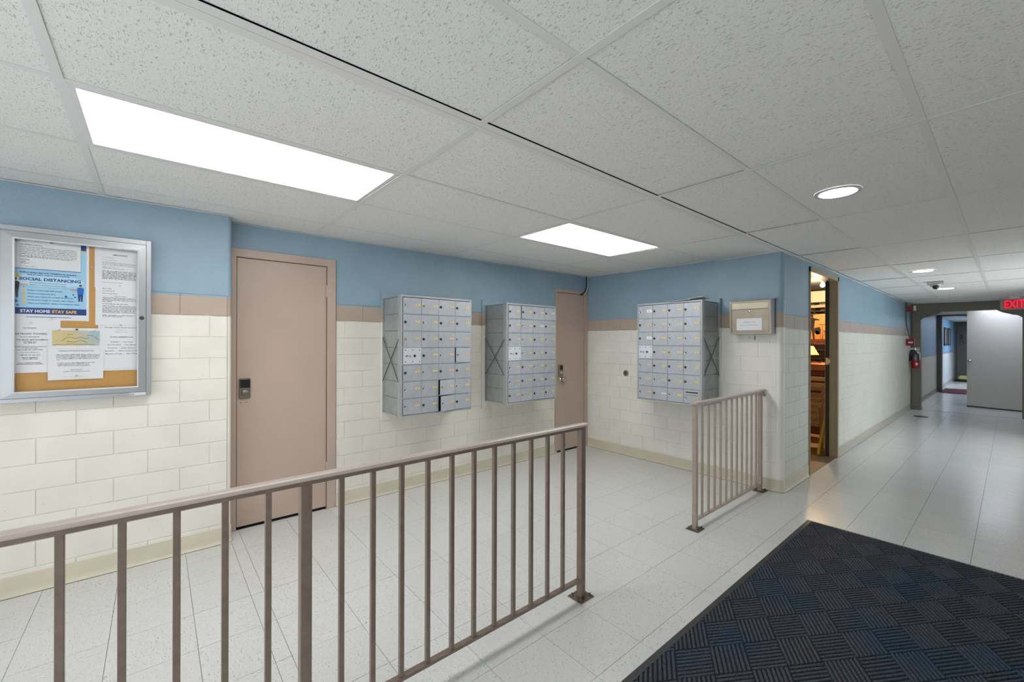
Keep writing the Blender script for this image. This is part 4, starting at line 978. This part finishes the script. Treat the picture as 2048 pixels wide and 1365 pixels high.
# ================================================================= STORE ROOM (seen through door 3)
M_fr = mat('putty_frame_paint', (158, 145, 120), .45, vary=.05); M_brn = mat('dark_brown_paint', (40, 33, 26), .5)
d3 = empty('door_3', (5.56, 1.38, 0), kind='structure')
bm = B()
for x0_, x1_ in ((OP0-.004, OP0+.004), (OP1-.045, OP1+.004)):
    box(bm, (x0_, 1.306, 0), (x1_, 1.385, OPT), .0015)
box(bm, (OP0-.004, 1.306, OPT-.05), (OP1+.004, 1.385, OPT+.004), .0015)
box(bm, (OP1-.060, 1.335, 0), (OP1-.045, 1.385, OPT-.05), .001)
fin('door_frame', bm, M_fr, d3)
bm = B(); box(bm, (OP1-.062, 1.387, 0), (OP1-.0, 1.422, OPT-.04)); box(bm, (OP0-.0, 1.387, OPT-.05), (OP1, 1.445, OPT)); box(bm, (OP0-.004, 1.387, 0), (OP0+.004, 1.445, OPT)); fin('inner_jamb', bm, M_brn, d3, label='dark brown inner jamb')
fin('strike_plate', bx((OP1-.066, 1.390, 1.085), (OP1-.0622, 1.419, 1.165), .001), M_chrome, d3)
fin('latch_lip', bx((OP1-.072, 1.372, 1.10), (OP1-.0605, 1.389, 1.15), .002), M_chrome, d3)
fin('threshold', bx((OP0, 1.318, .0), (OP1-.045, 1.45, .006)), mat('threshold_brown', (120, 96, 70), .6), d3)
M_srw = mat('store_wall_brown', (150, 120, 88), .8, vary=.2, vscale=2)
wallmesh('wall_store', [((9.2, 1.44, 0), (9.3, 3.9, 2.6)), ((4.48, 3.8, 0), (9.3, 3.9, 2.6))], M_srw)
wallmesh('ceiling_store', [((4.48, 1.44, 2.5), (9.3, 3.9, 2.58))], mat('store_ceiling', (84, 66, 48), .9))
wallmesh('floor_store', [((4.48, 1.44, -.02), (9.3, 3.9, .002))], mat('store_floor', (150, 112, 74), .5, vary=.15, vscale=5))
# bulb
t = empty('ceiling_bulb', (7.5, 1.80, 2.18), label='glaring warm bulb on the store room ceiling', cat='light')
bm = B(); lathe(bm, (7.5, 1.80, 2.19), [(.001, -.03), (.02, -.024), (.03, -.006), (.026, .015), (.014, .035), (.014, .05)], 20); fin('globe', bm, mat('lit_bulb', (255, 240, 210), .3, emit=(255, 226, 170), estr=60), t)
bm = B(); cyl(bm, (7.5, 1.80, 2.238), .02, .262, n=16); cyl(bm, (7.5, 1.80, 2.48), .06, .02, n=20); fin('socket_stem', bm, M_black, t)
la = bpy.data.lights.new('bulb_light', 'POINT'); la.energy = WARM; la.color = (1, .72, .42); la.shadow_soft_size = .05; lo_ = bpy.data.objects.new('bulb_light', la); COL.objects.link(lo_); lo_.location = (7.40, 1.86, 2.02)
t = empty('ceiling_fixture', (7.9, 2.06, 2.35), label='small dark ceiling fixture inside the store room', cat='fixture')
bm = B(); lathe(bm, (7.9, 2.06, 2.36), [(0, -.05), (.045, -.045), (.065, 0), (.03, .03), (.03, .14)], 20); fin('dark_shade', bm, M_black, t)
# wall unit, shelves and poster against the far store wall
t = empty('wall_cabinet', (9.0, 2.4, 2.04), label='white cabinet high on the store room far wall', cat='cabinet')
fin('body', bx((8.85, 2.0, 2.05), (9.19, 3.0, 2.246), .004), mat('warm_white', (226, 214, 190), .5), t); fin('bottom_edge', bx((8.86, 2.0, 2.035), (9.19, 3.0, 2.05)), M_brn, t)
def shelf(z, label, th=.03, m=None):
    t = empty('wall_shelf', (9.02, 2.4, z), label=label, cat='shelf', group='shelves on the store room far wall')
    fin('shelf_board', bx((8.86, 2.0, z), (9.19, 3.0, z+th), .002), m or mat('shelf_pale', (206, 190, 160), .6), t)
    for yb_ in (2.08, 2.24, 2.75):
        fin('bracket', bx((8.88, yb_, z-.03), (9.19, yb_+.02, z), .001), M_brn, t)
shelf(1.955, 'pale upper shelf right under the white cabinet', .045); shelf(1.885, 'thin dark shelf just above the music poster', .02, M_brn); shelf(1.20, 'dark shelf below the music poster', .028, M_brn); shelf(1.055, 'lowest dark shelf above the brown case', .02, M_brn)
for i, (x, y_, sx, c) in enumerate(((8.92, 2.10, .09, (150, 128, 96)), (8.92, 2.26, .12, (90, 70, 52)))):
    fin('shelf_box', bx((x, y_, 2.0), (x+.1, y_+sx, 2.03), .003), mat('box%d' % i, c, .7), label=('tan small box' if i == 0 else 'dark brown small box')+' on the upper store shelf', cat='box')
mp_ = empty('music_poster', (9.0, 2.45, 1.30), label='orange jazz silhouette poster in the store room', cat='poster')
def orange():
    m = bpy.data.materials.new('poster_orange'); m.use_nodes = True; N = m.node_tree.nodes; L = m.node_tree.links; b = N['Principled BSDF']
    tc = N.new('ShaderNodeTexCoord'); s = N.new('ShaderNodeSeparateXYZ'); L.new(tc.outputs['Object'], s.inputs[0])
    r = N.new('ShaderNodeMapRange'); r.inputs['From Min'].default_value = -.25; r.inputs['From Max'].default_value = .2; L.new(s.outputs['Z'], r.inputs['Value'])
    mx = N.new('ShaderNodeMix'); mx.data_type = 'RGBA'; mx.inputs[6].default_value = rgb(228, 128, 30); mx.inputs[7].default_value = rgb(222, 184, 110); L.new(r.outputs[0], mx.inputs[0]); L.new(mx.outputs[2], b.inputs['Base Color']); b.inputs['Roughness'].default_value = .5
    return m
fin('poster_sheet', bx((9.0, 1.98, 1.30), (9.006, 2.92, 1.85)), orange(), mp_)
M_sil = mat('poster_brown', (48, 30, 18), .6); M_or = mat('poster_orange_ink', (214, 92, 28), .6)
bm = B()
def yz(p, x=8.998): return [(x, a, b) for a, b in p]
def poly(p): prism(bm, yz(p), (-.0006, 0, 0))
box(bm, (8.9975, 1.98, 1.30), (8.999, 2.92, 1.40))
# standing horn player and drummer (y decreases to the right in view)
poly([(2.36, 1.40), (2.335, 1.40), (2.325, 1.58), (2.30, 1.40), (2.275, 1.40), (2.285, 1.62), (2.27, 1.76), (2.31, 1.80), (2.36, 1.78), (2.37, 1.6)])
poly([(2.335, 1.80), (2.30, 1.80), (2.295, 1.835), (2.315, 1.85), (2.34, 1.84)]); poly([(2.28, 1.775), (2.21, 1.755), (2.205, 1.735), (2.28, 1.74)])
poly([(2.28, 1.60), (2.20, 1.62), (2.185, 1.56), (2.19, 1.50), (2.24, 1.48), (2.28, 1.52)]); poly([(2.22, 1.66), (2.115, 1.667), (2.115, 1.659), (2.22, 1.652)])
poly([(2.165, 1.66), (2.160, 1.66), (2.160, 1.40), (2.165, 1.40)]); poly([(2.20, 1.50), (2.195, 1.50), (2.18, 1.40), (2.185, 1.40)]); poly([(2.15, 1.55), (2.10, 1.56), (2.10, 1.55), (2.15, 1.54)]); poly([(2.13, 1.55), (2.125, 1.55), (2.11, 1.40), (2.115, 1.40)]); poly([(2.145, 1.50), (2.14, 1.50), (2.155, 1.40), (2.16, 1.40)])
fin('silhouettes', bm, M_sil, mp_)
bm = B(); poly([(2.255, 1.41), (2.215, 1.42), (2.198, 1.46), (2.205, 1.52), (2.235, 1.555), (2.262, 1.55)]); poly([(2.325, 1.41), (2.31, 1.41), (2.318, 1.54), (2.325, 1.55)]); fin('printed_instrument', bm, mat('poster_bright', (240, 150, 50), .5), mp_)
for s_, z_, sz, w_, yl_ in (('SOIREE A D\'ORPHEUS', 1.362, .036, .40, 2.515), ('NEW ORLEANS', 1.315, .05, .36, 2.46)):
    o = text_obj('lettering', s_, (0, 0, 0), sz, M_or, mp_, local=True, width=w_); o.rotation_euler = (0, 0, -math.pi/2); o.location = Vector((8.9965, yl_, z_))-Vector((9.0, 2.45, 1.30))
# brown case with a lamp on it
t = empty('brown_trunk', (7.6, 2.0, 0), label='dark red-brown trunk behind the stacked wooden chairs', cat='trunk')
M_tr = mat('trunk_brown', (92, 36, 24), .45); M_tr2 = mat('trunk_top', (150, 82, 38), .45)
fin('body', bx((7.4, 1.5, .0), (8.0, 2.6, .93), .01), M_tr, t); fin('top_board', bx((7.39, 1.49, .93), (8.01, 2.61, 1.035), .01), M_tr2, t)
bm = B(); box(bm, (7.395, 1.5, .855), (7.4, 2.6, .865)); box(bm, (7.395, 1.5, .78), (7.4, 2.6, .787)); fin('trim_strip', bm, M_brn, t)
t = empty('table_lamp', (7.6, 2.04, 1.036), label='table lamp with pale shade standing on the trunk', cat='lamp')
bm = B(); lathe(bm, (7.6, 2.04, 1.16), [(.17, 0), (.10, .13)], 28); fin('lamp_shade', bm, mat('shade_cream', (224, 186, 132), .8), t)
bm = B(); lathe(bm, (7.6, 2.04, 1.036), [(.06, 0), (.06, .012), (.02, .03), (.035, .07), (.012, .12), (.01, .2)], 20); fin('lamp_base', bm, mat('lamp_base', (160, 120, 80), .5), t)
bm = B(); tube(bm, [(7.56, 1.99, 1.045), (7.52, 1.93, 1.06), (7.5, 1.88, 1.09), (7.52, 1.84, 1.10), (7.5, 1.80, 1.07), (7.48, 1.82, 1.045), (7.5, 1.86, 1.045)], .005, 6); fin('power_cord', bm, M_black, label='black cord looped on the trunk beside the lamp', cat='cord')
# slatted folding chairs leaning in the doorway
def folding_chair(x, y0, y1, top, label, cc):
    m_ = mat('chair_wood_%d' % cc[0], cc, .5, vary=.1, vscale=8)
    t = empty('folding_chair', (x, (y0+y1)/2, 0), label=label, cat='chair', group='slatted wooden folding chairs in the store room')
    for y in (y0, y1-.028):
        bm = B(); beam(bm, (x-.05, y+.014, .02), (x+.05, y+.014, top), .028, .02, up=(1, 0, 0)); fin('side_rail', bm, m_, t)
        bm = B(); beam(bm, (x+.12, y+.034, .003), (x-.02, y+.034, .55), .02, .022, up=(1, 0, 0)); fin('leg', bm, m_, t)
    for z, h in ((top-.06, .05), (top-.145, .055)):
        xx = x-.05+.1*z/top; fin('back_slat', bx((xx-.006, y0+.02, z), (xx+.006, y1-.02, z+h), .002), m_, t)
    for k in range(5):
        z = .30+k*.075; xx = x-.02+.03*k/5; fin('seat_slat', bx((xx-.03, y0+.03, z), (xx-.018, y1-.03, z+.045), .002), m_, t)
    return t
folding_chair(6.32, 1.508, 1.95, .80, 'nearest slatted wooden folding chair just inside the store doorway', (152, 112, 68))
folding_chair(6.62, 1.54, 2.0, .90, 'paler wooden folding chair behind the nearest one', (196, 158, 104))
# small castor trolley wheels seen between the slats
t = fin('red_bag', bx((6.9, 1.6, .30), (7.2, 2.0, .62), .03), mat('bag_red', (92, 14, 14), .6), label='dark red bag behind the folding chairs', cat='bag')
bm = B(); beam(bm, (6.02, 1.485, .012), (6.22, 1.46, .46), .022, .03, up=(1, 0, 0)); fin('yellow_bar', bm, mat('yellow_enamel', (200, 168, 24), .4), label='yellow bar leaning in the store doorway', cat='bar')
# ================================================================= CORRIDOR: alarm, extinguisher, exit sign, camera, drain
t = empty('fire_alarm_horn', (11.05, 1.32, 1.94), label='red fire alarm horn high on the corridor wall', cat='alarm')
fin('housing', bx((11.0, 1.215, 1.945), (11.14, 1.3195, 2.045), .006), M_red, t); fin('strobe', bx((11.0, 1.178, 1.95), (11.10, 1.214, 2.05), .006), mat('strobe_white', (200, 198, 190), .3), t)
t = empty('alarm_pull_station', (11.1, 1.32, 1.28), label='dark red fire alarm pull station beside the extinguisher', cat='alarm')
ps = fin('housing', bx((11.05, 1.205, 1.285), (11.19, 1.3195, 1.42), .008), M_red, t); fin('handle', bx((11.04, 1.225, 1.335), (11.05, 1.285, 1.36), .002), M_white, t)
bm = B(); tube(bm, [(10.96, 1.305, 2.12), (10.96, 1.305, 1.75), (10.98, 1.30, 1.66), (11.06, 1.285, 1.55), (11.07, 1.27, 1.425)], .011, 10); fin('alarm_conduit', bm, mat('conduit_grey', (96, 104, 110), .5), label='grey conduit running down between the two alarm boxes', cat='conduit')
t = empty('fire_extinguisher', (11.49, 1.235, .84), label='fire extinguisher hanging on the left post of the far doorway', cat='fire extinguisher')
M_cyl = mat('extinguisher_grey', (92, 94, 98), .25, .6)
bm = B(); lathe(bm, (11.49, 1.235, .835), [(.001, 0), (.062, .004), (.066, .02), (.066, .17)], 28); fin('cylinder', bm, mat('extinguisher_red', (150, 18, 26), .3), t)
bm = B(); lathe(bm, (11.49, 1.235, .835), [(.066, .17), (.066, .26), (.055, .30), (.028, .33), (.02, .335), (.02, .36), (0, .36)], 28); fin('cylinder_shoulder', bm, M_cyl, t, label='grey upper cylinder')
bm = B(); beam(bm, (11.47, 1.32, 1.215), (11.47, 1.17, 1.205), .02, .012); beam(bm, (11.47, 1.30, 1.235), (11.47, 1.165, 1.24), .018, .008); cyl(bm, (11.49, 1.235, 1.17), .018, .06, n=14); fin('valve_handle', bm, M_chrome, t)
bm = B(); tube(bm, [(11.45, 1.22, 1.19), (11.43, 1.19, 1.185), (11.42, 1.168, 1.14), (11.42, 1.163, 1.06), (11.42, 1.165, 1.0)], .011, 8); fin('nozzle_hose', bm, mat('hose_silver', (200, 204, 210), .3, .4), t)
bm = B(); tube(bm, [(11.45, 1.26, 1.20), (11.43, 1.30, 1.16), (11.43, 1.308, 1.08), (11.43, 1.305, .98)], .010, 8); fin('hose', bm, M_black, t)
bm = B(); box(bm, (11.55, 1.20, 1.08), (11.645, 1.27, 1.11)); fin('wall_hook', bm, M_black, t)
fin('instruction_tag', bx((11.422, 1.19, .90), (11.425, 1.225, .945)), M_white, t)
t = empty('floor_drain_cover', (10.62, 1.07, 0), label='dark round cover plate on the corridor floor', cat='drain cover')
bm = B(); lathe(bm, (10.62, 1.07, 0), [(.10, .0002), (.098, .004), (.08, .005), (0, .005)], 32); fin('cover_plate', bm, mat('drain_dark', (58, 58, 58), .5, .5), t)
bm = B()
for a in (0, 2.1, 4.2): cyl(bm, (10.62+.07*math.cos(a), 1.07+.07*math.sin(a), .005), .007, .001, n=10)
fin('screw', bm, M_lock, t)
# exit sign hung near the far doorway
EX = 10.9
t = empty('exit_sign', (EX, 0, 1.915), 0, 'lit red EXIT sign under the corridor ceiling', 'sign', local=True)
t.rotation_euler = (0, 0, math.radians(-114)); t.location = (EX+.1, .135, 1.905)
fin('housing', bx((0, 0, 0), (.33, .045, .178), .003), mat('exit_grey', (158, 166, 158), .5), t)
fin('ceiling_mount', bx((.11, .005, .178), (.22, .04, .215)), M_white, t)
ex = text_obj('lettering', 'EXIT', (0, 0, 0), .185, mat('lit_exit_red', (255, 40, 70), .4, emit=(255, 30, 60), estr=1.1), t, local=True, width=.235); ex.location = (.058, -.0035, .026)
ex2 = ex.data; 
fin('letter_glow_panel', bx((.045, -.002, .014), (.315, 0, .164)), mat('exit_panel', (150, 60, 66), .5, emit=(200, 30, 50), estr=.35), t)
# security camera
t = empty('security_camera', (7.75, .63, 2.02), label='white security camera hanging from the corridor ceiling', cat='camera')
zc_ = zc(7.75, .6)
bm = B(); box(bm, (7.68, .56, zc_-.035), (7.82, .72, zc_-.0005), .006); fin('mounting_box', bm, mat('camera_white', (186, 186, 182), .45), t)
bm = B(); lathe(bm, (7.72, .64, zc_-.035), [(.055, 0), (.052, -.025), (.03, -.035), (0, -.035)], 26); fin('camera_body', bm, mat('camera_white', (186, 186, 182), .45), t)
bm = B(); lathe(bm, (7.69, .638, zc_-.062), [(0, -.038), (.018, -.034), (.030, -.018), (.032, 0), (.028, .012), (0, .014)], 24); fin('lens_dome', bm, mat('smoked_dome', (26, 26, 30), .15), t)
# ================================================================= FAR DOORWAY FRAME
fd = empty('door_5', (11.72, .6, 0), kind='structure')
fy = 1.175
bm = B(); box(bm, (11.66, fy, 0), (11.84, 1.3195, 2.11), .004); box(bm, (11.645, fy+.012, .14), (11.66, 1.30, 2.0), .004); box(bm, (11.638, fy-.006, 0), (11.86, 1.3197, .05), .003); fin('post', bm, M_taupe, fd)
bm = B(); box(bm, (11.66, -.37, 0), (11.84, -.118, 2.11), .004); fin('post', bm, M_taupe, fd)
fin('header', bx((11.655, -.369, 1.95), (11.85, 1.3193, 2.112), .004), M_taupe, fd)
# scalloped corner brackets under the header
def bracket(s, yc, name='corner_bracket'):
    pts = [(0, 1.95), (0, 1.80)]
    for k in range(1, 13):
        u = k/12; yy_ = .30*u; zz_ = 1.80+.15*u+.022*math.sin(u*2*math.pi*1.0)*(1 if u < .5 else .6)-.018*math.exp(-((u-.35)/.12)**2)
        pts.append((yy_, min(zz_, 1.95)))
    bm = B(); prism(bm, [(11.67, yc+s*a, b) for a, b in pts], (.03, 0, 0)); fin(name, bm, M_taupe, fd)
    bm = B(); tube(bm, [(11.664, yc+s*a, b-.002) for a, b in pts[1:]], .006, 6); fin('bracket_edge', bm, mat('bracket_light_edge', (176, 172, 164), .5), fd)
bracket(-1, fy); bracket(1, -.118)
fin('sill_line', bx((11.70, -.37, .0), (11.706, 1.32, .0012)), M_dark, fd)
# ---- corridor beyond
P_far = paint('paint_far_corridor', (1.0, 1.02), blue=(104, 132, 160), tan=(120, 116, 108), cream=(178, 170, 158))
P_far2 = paint('paint_far_corridor_lit', (1.0, 1.02), blue=(130, 176, 212), tan=(150, 150, 146), cream=(212, 214, 220))  # lighter copy of the far paint, brighter light put into its colour
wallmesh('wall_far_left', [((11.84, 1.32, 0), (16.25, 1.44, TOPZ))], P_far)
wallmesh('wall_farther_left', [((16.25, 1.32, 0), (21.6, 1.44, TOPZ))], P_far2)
wallmesh('wall_far_end', [((21.6, -.4, 0), (21.8, 1.5, TOPZ))], mat('far_end_brown', (104, 100, 96), .6))
fin('trim_1', bx((16.26, 1.306, 1.045), (21.59, 1.3195, 1.075), .002), mat('chair_rail_grey', (150, 160, 168), .5), kind='structure')
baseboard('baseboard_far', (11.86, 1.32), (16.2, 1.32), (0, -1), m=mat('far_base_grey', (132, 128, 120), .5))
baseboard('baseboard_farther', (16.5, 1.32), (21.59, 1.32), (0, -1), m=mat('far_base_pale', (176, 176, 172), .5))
bm = B(); box(bm, (11.85, -.37, 2.09), (16.3, 1.32, 2.11)); box(bm, (16.3, -.37, 2.07), (21.6, 1.32, 2.09)); fin('ceiling_far', bm, mat('far_ceiling', (206, 208, 210), .8), kind='structure')
sf = empty('door_6', (16.3, .5, 0), kind='structure')
M_dkfr = mat('dark_bronze_frame', (74, 72, 70), .5)
fin('post', bx((16.23, 1.225, 0), (16.42, 1.3195, 2.075), .003), M_dkfr, sf); fin('post', bx((16.23, -.369, 0), (16.42, -.25, 2.075), .003), M_dkfr, sf); fin('header', bx((16.23, -.369, 2.055), (16.42, 1.3195, 2.09), .003), M_dkfr, sf)
fm = fin('floor_mat', bx((16.0, -.2, .0005), (17.65, 1.26, .008), .002), mat('maroon_mat', (92, 24, 44), .9, bump=.4, bscale=200), label='maroon runner mat lying on the floor in the far doorway', cat='mat')
for x, lab in ((18.0, 'nearer dark framed narrow picture on the far blue wall'), (19.15, 'farther dark framed narrow picture on the far blue wall')):
    t = empty('framed_picture', (x+.38, 1.32, 1.25), label=lab, cat='picture', group='narrow pictures in the far corridor')
    bm = B(); xa, xb, za, zb = x, x+.76, 1.25, 1.80
    box(bm, (xa, 1.296, za), (xa+.07, 1.3195, zb)); box(bm, (xb-.07, 1.296, za), (xb, 1.3195, zb)); box(bm, (xa+.07, 1.296, za), (xb-.07, 1.3195, za+.05)); box(bm, (xa+.07, 1.296, zb-.05), (xb-.07, 1.3195, zb))
    fin('picture_frame', bm, M_brn, t); fin('picture_print', bx((xa+.07, 1.306, za+.05), (xb-.07, 1.312, zb-.05)), mat('picture_grey', (116, 110, 104), .4), t)
ed = empty('door_7', (21.58, .7, 0), kind='structure')
fin('door_leaf', bx((21.55, .1, .02), (21.598, 1.26, 2.04), .003), mat('far_door_umber', (88, 84, 82), .55), ed); bm = B(); lathe(bm, (21.55, 1.145, 1.333), [(.035, 0), (.035, -.01), (.015, -.03), (.03, -.06), (0, -.07)], 18, 'x'); fin('door_knob', bm, M_chrome, ed)
fin('door_lock', bx((21.53, 1.11, 1.46), (21.55, 1.18, 1.62), .004), M_black, ed)
t = empty('yellow_bundle', (21.25, 1.05, .0), label='pale yellow bundle lying before the farthest door', cat='bundle')
bm = B(); box(bm, (21.1, .62, .045), (21.4, 1.2, .20), .05); fin('bundle', bm, mat('bundle_yellow', (196, 190, 120), .7, bump=.5, bscale=30), t)
fin('dark_tray', bx((21.05, .3, .0), (21.45, 1.29, .045), .004), M_dark, t)
# open fire door standing in the far corridor
M_fd = mat('fire_door_greige', (196, 190, 184), .5, bump=.1, bscale=120)
fa, fb = Vector((13.0, .612, 0)), Vector((12.77, -.34, 0)); L_ = (fb-fa).length; ang = math.atan2((fb-fa).y, (fb-fa).x)
t = empty('door_4', fa, ang, kind='structure', local=True)
fin('door_leaf', bx((0, 0, .03), (L_, .045, 2.06), .002), M_fd, t)
fin('under_door_shade', bx((.002, .004, .004), (L_-.002, .04, .03)), M_lock, t)  # dark strip stands for the shaded gap under the leaf
bm = B(); lathe(bm, (.055, 0, .965), [(.03, .001), (.03, -.006), (.012, -.012), (.012, -.04), (.026, -.046), (.028, -.06), (0, -.068)], 22, 'y'); fin('door_knob', bm, M_chrome, t)
# lights of the far corridor (ceiling panels beyond the doorway)
def far_light(x, st, label):
    t = empty('ceiling_light', (x, .2, 2.07), label=label, cat='light')
    z = 2.088 if x < 16 else 2.068
    fin('diffuser', bx((x-.5, -.1, z-.006), (x+.5, .5, z-.001)), mat('far_panel_%d' % int(st*10), (240, 244, 250), .4, emit=(226, 238, 255), estr=st), t)
    fin('lens_frame', bx((x-.53, -.13, z-.0045), (x+.53, .53, z)), M_white, t)
far_light(12.4, FAR*.25, 'added ceiling light hidden behind the far header, brightening the fire door')  # hidden panel, added so the fire door's face gets light
far_light(14.8, FAR*.35, 'dimmer ceiling light beyond the open fire door')
far_light(18.8, FAR, 'bright ceiling light of the farthest corridor, hidden by the header')
